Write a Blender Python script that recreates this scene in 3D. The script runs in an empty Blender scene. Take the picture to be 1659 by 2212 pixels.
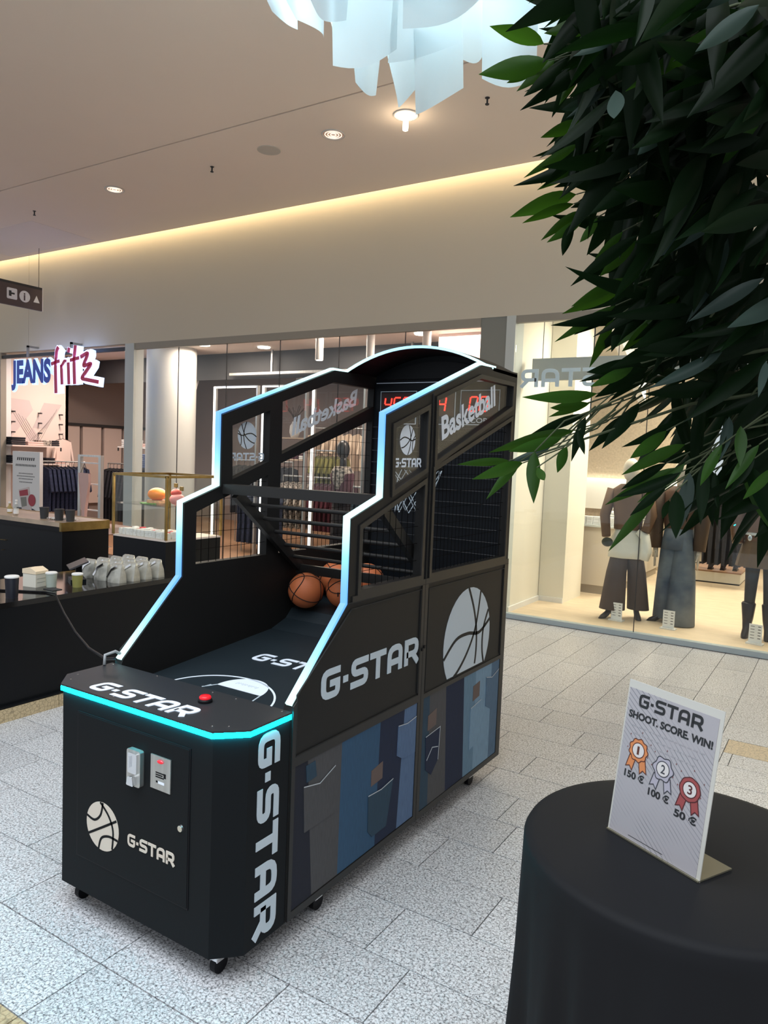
import bpy, bmesh, math, random
from mathutils import Vector, Matrix, noise
from mathutils.geometry import tessellate_polygon
R = random.Random(7)
sc = bpy.context.scene
COL = sc.collection
PI = math.pi

# ------------------------------------------------------------------ camera
F_PX, YAW, PITCH, ROLL = 1596.9068, -0.558711, -0.0738725, 0.0393719
EYE = Vector((0, 0, 1.65))
_f = Vector((math.sin(YAW)*math.cos(PITCH), math.cos(YAW)*math.cos(PITCH), math.sin(PITCH)))
_r = Vector((math.cos(YAW), -math.sin(YAW), 0)); _u = _r.cross(_f)
CR = _r*math.cos(ROLL) + _u*math.sin(ROLL); CU = -_r*math.sin(ROLL) + _u*math.cos(ROLL); CF = _f
cd = bpy.data.cameras.new('camera'); cam = bpy.data.objects.new('camera', cd); COL.objects.link(cam)
cd.sensor_fit = 'VERTICAL'; cd.sensor_height = 24.0; cd.lens = 24.0*F_PX/2212.0; cd.clip_start = .05; cd.clip_end = 100
cam.matrix_world = Matrix(((CR.x, CU.x, -CF.x, EYE.x), (CR.y, CU.y, -CF.y, EYE.y), (CR.z, CU.z, -CF.z, EYE.z), (0, 0, 0, 1)))
sc.camera = cam
def at(px, py, dist):                      # a point in the room, dist metres from the eye
    v = CF + CR*((px-829.5)/F_PX) + CU*((1106-py)/F_PX)
    return EYE + v.normalized()*dist

# ------------------------------------------------------------------ light
sc.view_settings.view_transform = 'Standard'; sc.view_settings.look = 'None'
sc.view_settings.exposure = 0.0; sc.view_settings.gamma = 1.0; sc.view_settings.use_curve_mapping = False
w = bpy.data.worlds.new('world'); sc.world = w; w.use_nodes = True
bg = w.node_tree.nodes['Background']; bg.inputs[0].default_value = (.90, .94, 1.0, 1); bg.inputs[1].default_value = .80
def area(name, loc, sx, sy, power, col, rot=(0, 0, 0)):
    l = bpy.data.lights.new(name, 'AREA'); l.shape = 'RECTANGLE'; l.size = sx; l.size_y = sy; l.energy = power; l.color = col
    o = bpy.data.objects.new(name, l); COL.objects.link(o); o.location = loc; o.rotation_euler = rot; return o
area('skylight', (-1.0, -.6, 6.2), 9, 4.5, 575, (.88, .94, 1.0))
area('cove_light', (-5.5, 7.19, 4.80), 22, .05, 72, (1.0, .78, .42), (math.radians(10), 0, 0))
for i, (x, y, p) in enumerate([(-11.2, 8.3, 70), (-8.6, 8.5, 62), (-6.3, 8.5, 62), (-4.5, 8.6, 55), (-6.5, 10.6, 45), (-10.5, 10.8, 45)]):
    area('shop_downlight', (x, y, 3.26), .9, .5, p*1.15, (1.0, .80, .68))
for i, (x, y, p) in enumerate([(-1.9, 8.4, 62), (-.6, 8.5, 62), (-1.4, 10.6, 85), (0, 11.5, 80)]):
    area('boutique_downlight', (x, y, 3.36), 1.1, .6, p, (1.0, .90, .74))

# ------------------------------------------------------------------ materials
MATS = {}
def mat(name, col, rough=.5, metal=0.0, emit=None, es=0.0, var=0.0, scale=20.0, bump=0.0, stretch=None, spec=.5, col2=None, alpha=1.0):
    if name in MATS: return MATS[name]
    m = bpy.data.materials.new(name); m.use_nodes = True; nt = m.node_tree; b = nt.nodes['Principled BSDF']
    b.inputs['Base Color'].default_value = (*col, 1); b.inputs['Roughness'].default_value = rough; b.inputs['Metallic'].default_value = metal
    b.inputs['Specular IOR Level'].default_value = spec
    if emit: b.inputs['Emission Color'].default_value = (*emit, 1); b.inputs['Emission Strength'].default_value = es
    if var or bump:
        tc = nt.nodes.new('ShaderNodeTexCoord'); mp = nt.nodes.new('ShaderNodeMapping'); nz = nt.nodes.new('ShaderNodeTexNoise')
        nt.links.new(tc.outputs['Object'], mp.inputs[0]); nt.links.new(mp.outputs[0], nz.inputs['Vector'])
        if stretch: mp.inputs['Scale'].default_value = stretch
        nz.inputs['Scale'].default_value = scale; nz.inputs['Detail'].default_value = 5
        if var:
            rp = nt.nodes.new('ShaderNodeValToRGB'); c2 = col2 or tuple(min(1, c*(1+var)) for c in col); c1 = tuple(c*(1-var) for c in col) if not col2 else col
            rp.color_ramp.elements[0].position = .35; rp.color_ramp.elements[1].position = .65
            rp.color_ramp.elements[0].color = (*c1, 1); rp.color_ramp.elements[1].color = (*c2, 1)
            nt.links.new(nz.outputs['Fac'], rp.inputs[0]); nt.links.new(rp.outputs[0], b.inputs['Base Color'])
        if bump:
            bp = nt.nodes.new('ShaderNodeBump'); bp.inputs['Strength'].default_value = bump; bp.inputs['Distance'].default_value = .004
            nt.links.new(nz.outputs['Fac'], bp.inputs['Height']); nt.links.new(bp.outputs[0], b.inputs['Normal'])
    MATS[name] = m; return m
def glassmat(name, tint=(1, 1, 1), refl=1.0, ior=1.45):
    m = bpy.data.materials.new(name); m.use_nodes = True; nt = m.node_tree; nt.nodes.clear()
    o = nt.nodes.new('ShaderNodeOutputMaterial'); t = nt.nodes.new('ShaderNodeBsdfTransparent'); g = nt.nodes.new('ShaderNodeBsdfGlossy')
    mx = nt.nodes.new('ShaderNodeMixShader'); lw_ = nt.nodes.new('ShaderNodeLayerWeight'); lw_.inputs[0].default_value = .5
    pw = nt.nodes.new('ShaderNodeMath'); pw.operation = 'POWER'; pw.inputs[1].default_value = 5; mu = nt.nodes.new('ShaderNodeMath'); mu.operation = 'MULTIPLY_ADD'; mu.inputs[1].default_value = .9*refl; mu.inputs[2].default_value = .03*refl
    t.inputs[0].default_value = (*tint, 1); g.inputs['Roughness'].default_value = .01
    nt.links.new(lw_.outputs['Facing'], pw.inputs[0]); nt.links.new(pw.outputs[0], mu.inputs[0]); nt.links.new(mu.outputs[0], mx.inputs[0]); nt.links.new(t.outputs[0], mx.inputs[1]); nt.links.new(g.outputs[0], mx.inputs[2])
    nt.links.new(mx.outputs[0], o.inputs[0]); MATS[name] = m; return m
def ledmat():
    m = bpy.data.materials.new('led_blue_white'); m.use_nodes = True; nt = m.node_tree; b = nt.nodes['Principled BSDF']
    tc = nt.nodes.new('ShaderNodeTexCoord'); sp = nt.nodes.new('ShaderNodeSeparateXYZ'); nt.links.new(tc.outputs['Object'], sp.inputs[0])
    a = nt.nodes.new('ShaderNodeMath'); a.operation = 'MULTIPLY_ADD'; a.inputs[1].default_value = 2*PI/.64; a.inputs[2].default_value = -.81*2*PI/.64
    c = nt.nodes.new('ShaderNodeMath'); c.operation = 'COSINE'; nt.links.new(sp.outputs[2], a.inputs[0]); nt.links.new(a.outputs[0], c.inputs[0])
    d = nt.nodes.new('ShaderNodeMath'); d.operation = 'MULTIPLY_ADD'; d.inputs[1].default_value = .5; d.inputs[2].default_value = .5; nt.links.new(c.outputs[0], d.inputs[0])
    r = nt.nodes.new('ShaderNodeValToRGB'); r.color_ramp.elements[0].color = (.10, .36, 1, 1); r.color_ramp.elements[1].color = (.62, 1, .98, 1)
    e = r.color_ramp.elements.new(.5); e.color = (.22, .62, 1, 1)
    nt.links.new(d.outputs[0], r.inputs[0]); nt.links.new(r.outputs[0], b.inputs['Emission Color']); b.inputs['Emission Strength'].default_value = 1.5
    b.inputs['Base Color'].default_value = (.1, .1, .1, 1); MATS[m.name] = m; return m
def tilemat(name, c1, c2, sc_):
    m = bpy.data.materials.new(name); m.use_nodes = True; nt = m.node_tree; b = nt.nodes['Principled BSDF']
    g = nt.nodes.new('ShaderNodeNewGeometry'); n = nt.nodes.new('ShaderNodeTexNoise'); n.inputs['Scale'].default_value = sc_; n.inputs['Detail'].default_value = 3; n.inputs['Roughness'].default_value = .65
    n2 = nt.nodes.new('ShaderNodeTexVoronoi'); n2.inputs['Scale'].default_value = sc_*.45; n2.feature = 'DISTANCE_TO_EDGE'
    nt.links.new(g.outputs['Position'], n.inputs['Vector']); nt.links.new(g.outputs['Position'], n2.inputs['Vector'])
    r = nt.nodes.new('ShaderNodeValToRGB'); r.color_ramp.elements[0].position = .34; r.color_ramp.elements[1].position = .52
    r.color_ramp.elements[0].color = (*c2, 1); r.color_ramp.elements[1].color = (*c1, 1); nt.links.new(n.outputs['Fac'], r.inputs[0])
    r2 = nt.nodes.new('ShaderNodeValToRGB'); r2.color_ramp.elements[0].position = .01; r2.color_ramp.elements[1].position = .09
    r2.color_ramp.elements[0].color = (.55, .55, .55, 1); r2.color_ramp.elements[1].color = (1, 1, 1, 1); nt.links.new(n2.outputs['Distance'], r2.inputs[0])
    oi = nt.nodes.new('ShaderNodeObjectInfo'); mr = nt.nodes.new('ShaderNodeMapRange'); mr.inputs[3].default_value = .93; mr.inputs[4].default_value = 1.05; nt.links.new(oi.outputs['Random'], mr.inputs[0])
    mx = nt.nodes.new('ShaderNodeMix'); mx.data_type = 'RGBA'; mx.blend_type = 'MULTIPLY'; mx.inputs[0].default_value = 1
    nt.links.new(r.outputs[0], mx.inputs[6]); nt.links.new(r2.outputs[0], mx.inputs[7])
    mx2 = nt.nodes.new('ShaderNodeMix'); mx2.data_type = 'RGBA'; mx2.blend_type = 'MULTIPLY'; mx2.inputs[0].default_value = 1
    nt.links.new(mx.outputs[2], mx2.inputs[6]); nt.links.new(mr.outputs[0], mx2.inputs[7]); nt.links.new(mx2.outputs[2], b.inputs['Base Color'])
    b.inputs['Roughness'].default_value = .34; b.inputs['Specular IOR Level'].default_value = .4; MATS[name] = m; return m
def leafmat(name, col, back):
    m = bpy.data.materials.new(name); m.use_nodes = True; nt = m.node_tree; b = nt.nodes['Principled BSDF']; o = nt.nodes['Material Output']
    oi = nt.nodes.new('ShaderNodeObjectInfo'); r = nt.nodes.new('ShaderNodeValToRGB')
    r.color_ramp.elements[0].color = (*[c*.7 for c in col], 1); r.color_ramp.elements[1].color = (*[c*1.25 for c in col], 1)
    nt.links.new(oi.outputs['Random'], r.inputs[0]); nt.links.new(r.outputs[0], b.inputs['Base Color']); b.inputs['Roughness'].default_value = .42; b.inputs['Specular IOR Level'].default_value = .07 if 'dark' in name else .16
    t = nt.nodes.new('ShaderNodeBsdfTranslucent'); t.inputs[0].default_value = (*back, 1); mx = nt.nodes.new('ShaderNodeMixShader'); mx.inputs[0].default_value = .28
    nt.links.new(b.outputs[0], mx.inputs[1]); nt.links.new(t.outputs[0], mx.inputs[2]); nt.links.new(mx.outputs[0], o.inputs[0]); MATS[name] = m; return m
def sheetmat():
    m = bpy.data.materials.new('paper_sheet'); m.use_nodes = True; nt = m.node_tree; b = nt.nodes['Principled BSDF']; o = nt.nodes['Material Output']
    b.inputs['Base Color'].default_value = (.80, .88, .90, 1); b.inputs['Roughness'].default_value = .7
    t = nt.nodes.new('ShaderNodeBsdfTranslucent'); t.inputs[0].default_value = (.80, .92, .96, 1); mx = nt.nodes.new('ShaderNodeMixShader'); mx.inputs[0].default_value = .5
    nt.links.new(b.outputs[0], mx.inputs[1]); nt.links.new(t.outputs[0], mx.inputs[2]); nt.links.new(mx.outputs[0], o.inputs[0]); MATS['paper_sheet'] = m; return m

G_SHOP = glassmat('shop_glass', (.93, .96, .95), 1.1)
G_MACH = glassmat('acrylic_pane', (.90, .91, .92), 1.0)
G_CASE = glassmat('case_glass', (.97, .98, .97), 1.0)
LED = ledmat(); SHEET = sheetmat()
TILE = tilemat('speckled_granite', (.70, .71, .735), (.10, .10, .11), 125)
TAN = tilemat('tan_stone', (.56, .44, .27), (.42, .32, .19), 90)
LEAF = leafmat('leaf_green', (.016, .048, .007), (.07, .20, .01)); LEAF2 = leafmat('leaf_dark', (.0045, .013, .0045), (.006, .022, .003)); LEAF3 = leafmat('leaf_blue', (.028, .048, .040), (.02, .05, .02))  # second green is darkened: shade inside the crown put into its colour
m_black = mat('machine_charcoal', (.0125, .0123, .012), .5, spec=.18); m_front = mat('cabinet_black', (.010, .0115, .013), .5, spec=.06)
m_deep = mat('deep_black', (.004, .004, .006), .5, spec=.2); m_rail = mat('frame_charcoal', (.017, .0165, .016), .4, spec=.3); m_line = mat('groove_black', (.008, .008, .008), .7)
def vinyl(name, col):
    m = bpy.data.materials.new(name); m.use_nodes = True; nt = m.node_tree; b = nt.nodes['Principled BSDF']; o = nt.nodes['Material Output']
    b.inputs['Base Color'].default_value = (*col, 1); b.inputs['Roughness'].default_value = .5
    t = nt.nodes.new('ShaderNodeBsdfTranslucent'); t.inputs[0].default_value = (*col, 1); mx = nt.nodes.new('ShaderNodeMixShader'); mx.inputs[0].default_value = .5
    nt.links.new(b.outputs[0], mx.inputs[1]); nt.links.new(t.outputs[0], mx.inputs[2]); nt.links.new(mx.outputs[0], o.inputs[0]); return m
VIN = vinyl('window_vinyl', (.88, .94, 1.0))
m_white = mat('print_white', (.50, .58, .64), .5); m_cream = mat('print_cream', (.62, .56, .48), .5); m_bright = mat('letter_white', (.80, .88, .98), .5)
m_steel = mat('brushed_steel', (.50, .50, .48), .35, .85, var=.12, scale=60, stretch=(1, 1, .05)); m_chrome = mat('chrome', (.75, .76, .78), .15, 1.0)
m_cyan = mat('led_cyan', (.02, .1, .1), .5, emit=(0, .80, 1.0), es=70.0); m_red = mat('button_red', (.65, .01, .02), .25, emit=(1, .02, .03), es=.35)
m_digit = mat('digit_red', (.2, 0, 0), .5, emit=(1.0, .035, .02), es=3.2); m_digit_off = mat('digit_dark', (.03, .004, .004), .5)
m_ceil = mat('ceiling_paint', (.95, .80, .67), .85, var=.015, scale=.6); m_wall = mat('wall_paint', (.60, .545, .445), .85, var=.02, scale=.5)
m_trim = mat('bronze_trim', (.30, .27, .22), .5); m_dark = mat('dark_grey', (.03, .03, .032), .6); m_grey = mat('grey_panel', (.23, .23, .20), .6); m_pillar = mat('pillar_white', (.55, .58, .56), .7)
m_brass = mat('brass', (.32, .22, .08), .32, .9, var=.15, scale=14); m_wood = mat('wood_floor', (.36, .20, .11), .5, var=.22, scale=7, stretch=(.4, 6, 1))
m_pinkwall = mat('shop_wall_blush', (.72, .60, .54), .85); m_pinkdk = mat('shop_wall_mauve', (.60, .50, .48), .85); m_shopgrey = mat('shop_wall_taupe', (.30, .24, .215), .85)
m_cwhite = mat('matte_white', (.78, .77, .75), .6); m_navy = mat('navy_cloth', (.016, .024, .060), .9, var=.3, scale=30, bump=.5); m_navyb = mat('black_cloth', (.009, .009, .014), .9, var=.3, scale=30)
m_pink = mat('pink_cloth', (.70, .47, .42), .9, bump=.4, scale=25); m_wine = mat('wine_cloth', (.075, .014, .025), .9, bump=.4, scale=25); m_beige = mat('beige_cloth', (.56, .44, .33), .9, bump=.4, scale=25)
m_blue = mat('blue_cloth', (.11, .16, .30), .9, bump=.4, scale=25); m_print = mat('patterned_cloth', (.02, .02, .02), .9, var=1, col2=(.62, .55, .47), scale=28); m_olive = mat('olive_cloth', (.16, .15, .03), .9, bump=.3, scale=25); m_sky = mat('pale_blue_cloth', (.36, .52, .62), .9)
m_bq_wall = mat('boutique_cream', (.80, .76, .66), .85); m_bq_floor = mat('boutique_floor', (.66, .52, .36), .55, var=.06, scale=4, stretch=(1, 3, 1)); m_bq_stone = mat('boutique_plaster', (.54, .44, .32), .9, var=.10, scale=30, bump=1.0)
m_lampw = mat('lamp_glow', (.9, .85, .8), .5, emit=(1, .93, .84), es=6); m_ledw = mat('led_white', (.9, .9, .9), .5, emit=(1, .97, .93), es=2.2)

# ------------------------------------------------------------------ mesh helpers
class B:
    def __init__(s): s.v = []; s.f = []
    def add(s, vs, fs): n = len(s.v); s.v += [tuple(q) for q in vs]; s.f += [tuple(i+n for i in f) for f in fs]; return s
    def box(s, x0, x1, y0, y1, z0, z1):
        return s.add([(x0, y0, z0), (x1, y0, z0), (x1, y1, z0), (x0, y1, z0), (x0, y0, z1), (x1, y0, z1), (x1, y1, z1), (x0, y1, z1)],
                     [(0, 3, 2, 1), (4, 5, 6, 7), (0, 1, 5, 4), (1, 2, 6, 5), (2, 3, 7, 6), (3, 0, 4, 7)])
    def tube(s, p, q, r, n=8, r2=None): return s.path([p, q], [r, r if r2 is None else r2], n)
    def path(s, pts, rad, n=8, closed=False):
        pts = [Vector(p) for p in pts]; N = len(pts)
        if not isinstance(rad, (list, tuple)): rad = [rad]*N
        vs = []; up = None
        for i, p in enumerate(pts):
            a = pts[i-1] if (i or closed) else p; b = pts[(i+1) % N] if (i < N-1 or closed) else p
            d = (b-a).normalized() if (b-a).length > 1e-9 else Vector((0, 0, 1))
            if up is None: up = d.orthogonal().normalized()
            up = (up-d*up.dot(d)); up = up.normalized() if up.length > 1e-6 else d.orthogonal().normalized()
            sd = d.cross(up)
            for k in range(n):
                t = 2*PI*k/n; vs.append(p+(up*math.cos(t)+sd*math.sin(t))*rad[i])
        fs = []
        M_ = N if closed else N-1
        for i in range(M_):
            j = (i+1) % N
            for k in range(n): fs.append((i*n+k, i*n+(k+1) % n, j*n+(k+1) % n, j*n+k))
        if not closed: fs += [tuple(range(n-1, -1, -1)), tuple((N-1)*n+k for k in range(n))]
        return s.add(vs, fs)
    def lathe(s, prof, n=24, c=(0, 0, 0), mod=None):
        vs = []; fs = []
        for i, (r, z) in enumerate(prof):
            for k in range(n):
                t = 2*PI*k/n; rr = r*(mod(t, z) if mod else 1); vs.append((c[0]+rr*math.cos(t), c[1]+rr*math.sin(t), c[2]+z))
        m = len(prof)
        for i in range(m-1):
            for k in range(n): fs.append((i*n+k, i*n+(k+1) % n, (i+1)*n+(k+1) % n, (i+1)*n+k))
        fs += [tuple(range(n-1, -1, -1)), tuple((m-1)*n+k for k in range(n))]
        return s.add(vs, fs)
    def loft(s, secs, n=18, mod=None):     # secs: (x, y, z, rx, ry)
        vs = []; fs = []
        for i, (x, y, z, rx, ry) in enumerate(secs):
            for k in range(n):
                t = 2*PI*k/n; q = mod(t, i/(len(secs)-1)) if mod else 1
                vs.append((x+rx*q*math.cos(t), y+ry*q*math.sin(t), z))
        m = len(secs)
        for i in range(m-1):
            for k in range(n): fs.append((i*n+k, i*n+(k+1) % n, (i+1)*n+(k+1) % n, (i+1)*n+k))
        fs += [tuple(range(n-1, -1, -1)), tuple((m-1)*n+k for k in range(n))]
        return s.add(vs, fs)
    def prism(s, outer, fn, w0, w1, holes=()):   # fn(u, v, w) -> xyz
        loops = [list(outer)]+[list(h) for h in holes]; tris = tessellate_polygon([[Vector((a, b, 0)) for a, b in l] for l in loops])
        flat = [q for l in loops for q in l]; n = len(flat)
        vs = [fn(a, b, w0) for a, b in flat]+[fn(a, b, w1) for a, b in flat]
        fs = [tuple(t) for t in tris]+[tuple(i+n for i in reversed(t)) for t in tris]
        o = 0
        for l in loops:
            for i in range(len(l)): a, b = o+i, o+(i+1) % len(l); fs.append((a, b, b+n, a+n))
            o += len(l)
        return s.add(vs, fs)
    def ribbon(s, pts, wd, fn, w0, w1, closed=False):
        N = len(pts); L = []; Rr = []
        for i, p in enumerate(pts):
            a = pts[i-1] if (i or closed) else None; b = pts[(i+1) % N] if (i < N-1 or closed) else None
            ds = []
            if a is not None: ds.append((Vector(p)-Vector(a)).normalized())
            if b is not None: ds.append((Vector(b)-Vector(p)).normalized())
            t = sum(ds, Vector((0, 0))); t = t.normalized() if t.length > 1e-6 else ds[0]
            nrm = Vector((-t.y, t.x)); k = max(.5, nrm.dot(Vector((-ds[0].y, ds[0].x)))) if ds else 1
            L.append((p[0]+nrm.x*wd/2/k, p[1]+nrm.y*wd/2/k)); Rr.append((p[0]-nrm.x*wd/2/k, p[1]-nrm.y*wd/2/k))
        vs = []
        for i in range(N): vs += [fn(*L[i], w0), fn(*Rr[i], w0), fn(*L[i], w1), fn(*Rr[i], w1)]
        fs = []
        for i in range(N if closed else N-1):
            a = 4*i; b = 4*((i+1) % N); fs += [(a+2, a+3, b+3, b+2), (a, b, b+1, a+1), (a, a+2, b+2, b), (a+1, b+1, b+3, a+3)]
        if not closed: fs += [(0, 1, 3, 2), (4*N-4, 4*N-2, 4*N-1, 4*N-3)]
        return s.add(vs, fs)
    def sphere(s, c, rx, ry=None, rz=None, n=20, m=12):
        ry = ry or rx; rz = rz or rx
        vs = []; fs = []
        for i in range(m+1):
            ph = -PI/2+PI*i/m
            for k in range(n): t = 2*PI*k/n; vs.append((c[0]+rx*math.cos(ph)*math.cos(t), c[1]+ry*math.cos(ph)*math.sin(t), c[2]+rz*math.sin(ph)))
        for i in range(m):
            for k in range(n): fs.append((i*n+k, i*n+(k+1) % n, (i+1)*n+(k+1) % n, (i+1)*n+k))
        return s.add(vs, fs)
    def grid(s, fn, nu, nv):
        vs = [fn(i/nu, j/nv) for j in range(nv+1) for i in range(nu+1)]; k = nu+1
        return s.add(vs, [(j*k+i, j*k+i+1, (j+1)*k+i+1, (j+1)*k+i) for j in range(nv) for i in range(nu)])
    def xf(s, m): s.v = [tuple(m @ Vector(q)) for q in s.v]; return s
    def mesh(s, name, m, smooth=False, bevel=0):
        me = bpy.data.meshes.new(name); me.from_pydata(s.v, [], s.f); bm = bmesh.new(); bm.from_mesh(me)
        bmesh.ops.remove_doubles(bm, verts=bm.verts, dist=1e-6)
        if bevel: bmesh.ops.bevel(bm, geom=[e for e in bm.edges if len(e.link_faces) == 2 and e.calc_face_angle(0) > .5], offset=bevel, segments=2, affect='EDGES', profile=.5)
        bmesh.ops.recalc_face_normals(bm, faces=bm.faces); bm.to_mesh(me); bm.free()
        if m: me.materials.append(m)
        if smooth:
            me.polygons.foreach_set('use_smooth', [True]*len(me.polygons))
            if smooth == 'auto': me.set_sharp_from_angle(angle=.7)
        return me
    def build(s, name, m, parent=None, smooth=False, bevel=0, **kw):
        o = bpy.data.objects.new(name, s.mesh(name, m, smooth, bevel)); COL.objects.link(o); o.parent = parent
        for k, v in kw.items(): o[k] = v
        return o
def thing(name, label, cat, loc=(0, 0, 0), group=None, rz=0):
    o = bpy.data.objects.new(name, None); COL.objects.link(o); o.location = loc; o.rotation_euler = (0, 0, rz); o.empty_display_size = .1
    o['label'] = label; o['category'] = cat
    if group: o['group'] = group
    return o
def tag(o, label, cat, group=None):
    o['label'] = label; o['category'] = cat
    if group: o['group'] = group
    return o
ORD = 'first second third fourth fifth sixth seventh eighth ninth tenth eleventh twelfth thirteenth'.split()
def struct(o): o['kind'] = 'structure'; return o
def dup(root, loc, rz, label, group=None, mats=None):
    r = root.copy(); COL.objects.link(r); r.location = loc; r.rotation_euler = (0, 0, rz); r['label'] = label
    if group: r['group'] = group
    for ch in list(root.children):
        c = ch.copy(); COL.objects.link(c); c.parent = r
        for g in ch.children: d = g.copy(); COL.objects.link(d); d.parent = c
    return r
def frame(o, u, v, n=None):
    o = Vector(o); u = Vector(u); v = Vector(v); n = Vector(n) if n else u.cross(v).normalized()
    return lambda a, b, w: o+u*a+v*b+n*w
def rnd(pts, r, closed=False, seg=4):      # round the corners of a polyline
    out = []; N = len(pts)
    for i, p in enumerate(pts):
        rr = r[i] if isinstance(r, (list, tuple)) else r
        if (not closed and i in (0, N-1)) or rr <= 0: out.append(p); continue
        p = Vector(p); a = Vector(pts[i-1]); b = Vector(pts[(i+1) % N]); da = (a-p); db = (b-p); k = min(rr, da.length*.49, db.length*.49)
        s = p+da.normalized()*k; e = p+db.normalized()*k
        for j in range(seg+1): t = j/seg; q = s*(1-t)**2+p*2*t*(1-t)+e*t*t; out.append((q.x, q.y))
    return out
# square techno lettering, one closed shape per stroke; letter box is 1 high
def techno(word, st=.21):
    h = st/2; out = []; x = 0; w_ = .92
    for ch in word:
        a, b = x+h, x+w_-h
        if ch == 'G':
            out.append(rnd([(b+h, 1-h), (a, 1-h), (a, h), (b, h), (b, .5), (x+.42, .5)], [0, .26, .26, .16, .0, 0])); x += w_+.16
        elif ch == '-': out.append([(x, .46), (x+.25, .46)]); x += .25+.16
        elif ch == 'S':
            out.append(rnd([(b+h, 1-h), (a, 1-h), (a, .5), (b, .5), (b, h), (x-.02, h)], [0, .24, .24, .24, .24, 0])); x += w_+.1
        elif ch == 'T': out.append([(x, 1-h), (x+.94, 1-h)]); out.append([(x+.47, 1-st), (x+.47, 0)]); x += .94+.1
        elif ch == 'A': out.append(rnd([(a, 0), (a, 1-h), (b, 1-h), (b, 0)], [0, .42, .24, 0])); out.append([(a, .36), (b, .36)]); x += w_+.16
        elif ch == 'R':
            out.append(rnd([(a, 0), (a, 1-h), (b, 1-h), (b, .40), (a, .40)], [0, 0, .26, .26, 0])); out.append([(x+.52, .42), (x+.90, 0)]); x += w_+.12
    return out, x-.12, st
def gstar(o, u, v, width, height, m, parent, name='lettering', lift=.0015, st=.21, slant=0.0, mirror=False, n=None):
    strokes, tw, st = techno('G-STAR', st); b = B(); fn0 = frame(o, u, v, n)
    k = width/tw
    def fn(a, c, w): return fn0((a+slant*c)*k if not mirror else width-(a+slant*c)*k, c*height, w)
    for i_, s_ in enumerate(strokes): b.ribbon(s_, st, fn, 0, lift*(1+.12*i_))
    return b.build(name, m, parent)
def text(body, o, u, v, size, m, parent=None, name='lettering', extrude=.0008, bold=0.0, width=None, shear=0.0, align='LEFT', n=None):
    cu = bpy.data.curves.new('t', 'FONT'); cu.body = body; cu.size = 1; cu.offset = bold; cu.shear = shear; cu.align_x = align; cu.resolution_u = 4
    ob = bpy.data.objects.new('t', cu); COL.objects.link(ob); bpy.context.view_layer.update()
    me0 = bpy.data.meshes.new_from_object(ob.evaluated_get(bpy.context.evaluated_depsgraph_get()))
    vs = [(q.co.x, q.co.y) for q in me0.vertices]; fs = [tuple(p.vertices) for p in me0.polygons]
    bpy.data.objects.remove(ob); bpy.data.curves.remove(cu); bpy.data.meshes.remove(me0)
    if not vs: return None
    xs = [q[0] for q in vs]; kx = size
    if width: kx = width/(max(xs)-min(xs)); x0 = min(xs); vs = [(a-x0, b) for a, b in vs]
    fn = frame(o, u, v, n); N = len(vs); b = B()
    b.add([fn(a*kx, c*size, extrude) for a, c in vs], fs); return b.build(name, m, parent)
def circ(cx, cy, r, n=32, a0=0, a1=2*PI, ry=None): return [(cx+r*math.cos(a0+(a1-a0)*i/n), cy+(ry or r)*math.sin(a0+(a1-a0)*i/n)) for i in range(n if a1-a0 > 6.28 else n+1)]
def emblem(o, u, v, r, m, m2, parent, clip=None, rot=0.0, n=None, lift=.0012, seam=.075, name='ball_emblem', style=1):
    """a disc with the seams of a basketball"""
    fn = frame(o, u, v, n); pts = [(a*r, b*r) for a, b in circ(0, 0, 1, 40)]
    if clip is not None:
        pts = [(a, b) for a, b in pts if b >= clip*r-1e-6]
    e = B().prism(pts, fn, 0, lift).build(name, m, parent)
    cs, sn = math.cos(rot), math.sin(rot)
    def q(a, b): return ((a*cs-b*sn)*r, (a*sn+b*cs)*r)
    curves = [[(-1, -.05+.0), (-.5, .16), (0, .12), (.5, -.02), (1, .10)], [(.1, 1), (.30, .5), (.38, 0), (.30, -.5), (.05, -1)], [(-1, -.55), (-.55, -.50), (-.05, -.25), (.35, .15), (.62, .8)], [(.98, .35), (.70, .0), (.62, -.4), (.68, -.75)]]
    if style == 2: curves = [[(-.86, -.52), (0, -.03), (.86, .47)], [(-.97, .22), (-.5, .14), (-.12, .45), (.02, .99)], [(-.22, -.97), (-.05, -.5), (.4, -.3), (.95, -.32)], [(-.15, .98), (.38, .55), (.66, 0), (.62, -.78)]]
    s = B()
    for c in curves:
        pp = []
        for i in range(len(c)-1):
            p0 = Vector(c[max(i-1, 0)]); p1 = Vector(c[i]); p2 = Vector(c[i+1]); p3 = Vector(c[min(i+2, len(c)-1)])
            for j in range(6):
                t = j/6; z = .5*((2*p1)+(p2-p0)*t+(2*p0-5*p1+4*p2-p3)*t*t+(3*p1-p0-3*p2+p3)*t**3); pp.append(z)
        pp.append(Vector(c[-1])); pp = [q(*z) for z in pp if z.length < 1.02]; pp = [z for z in pp if clip is None or z[1] > clip*r]
        if len(pp) > 2: s.ribbon(pp, seam*r, fn, lift if m is not VIN else -.0005, lift+.0006)
    s.build('emblem_seam', m2, parent); return e

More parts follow.
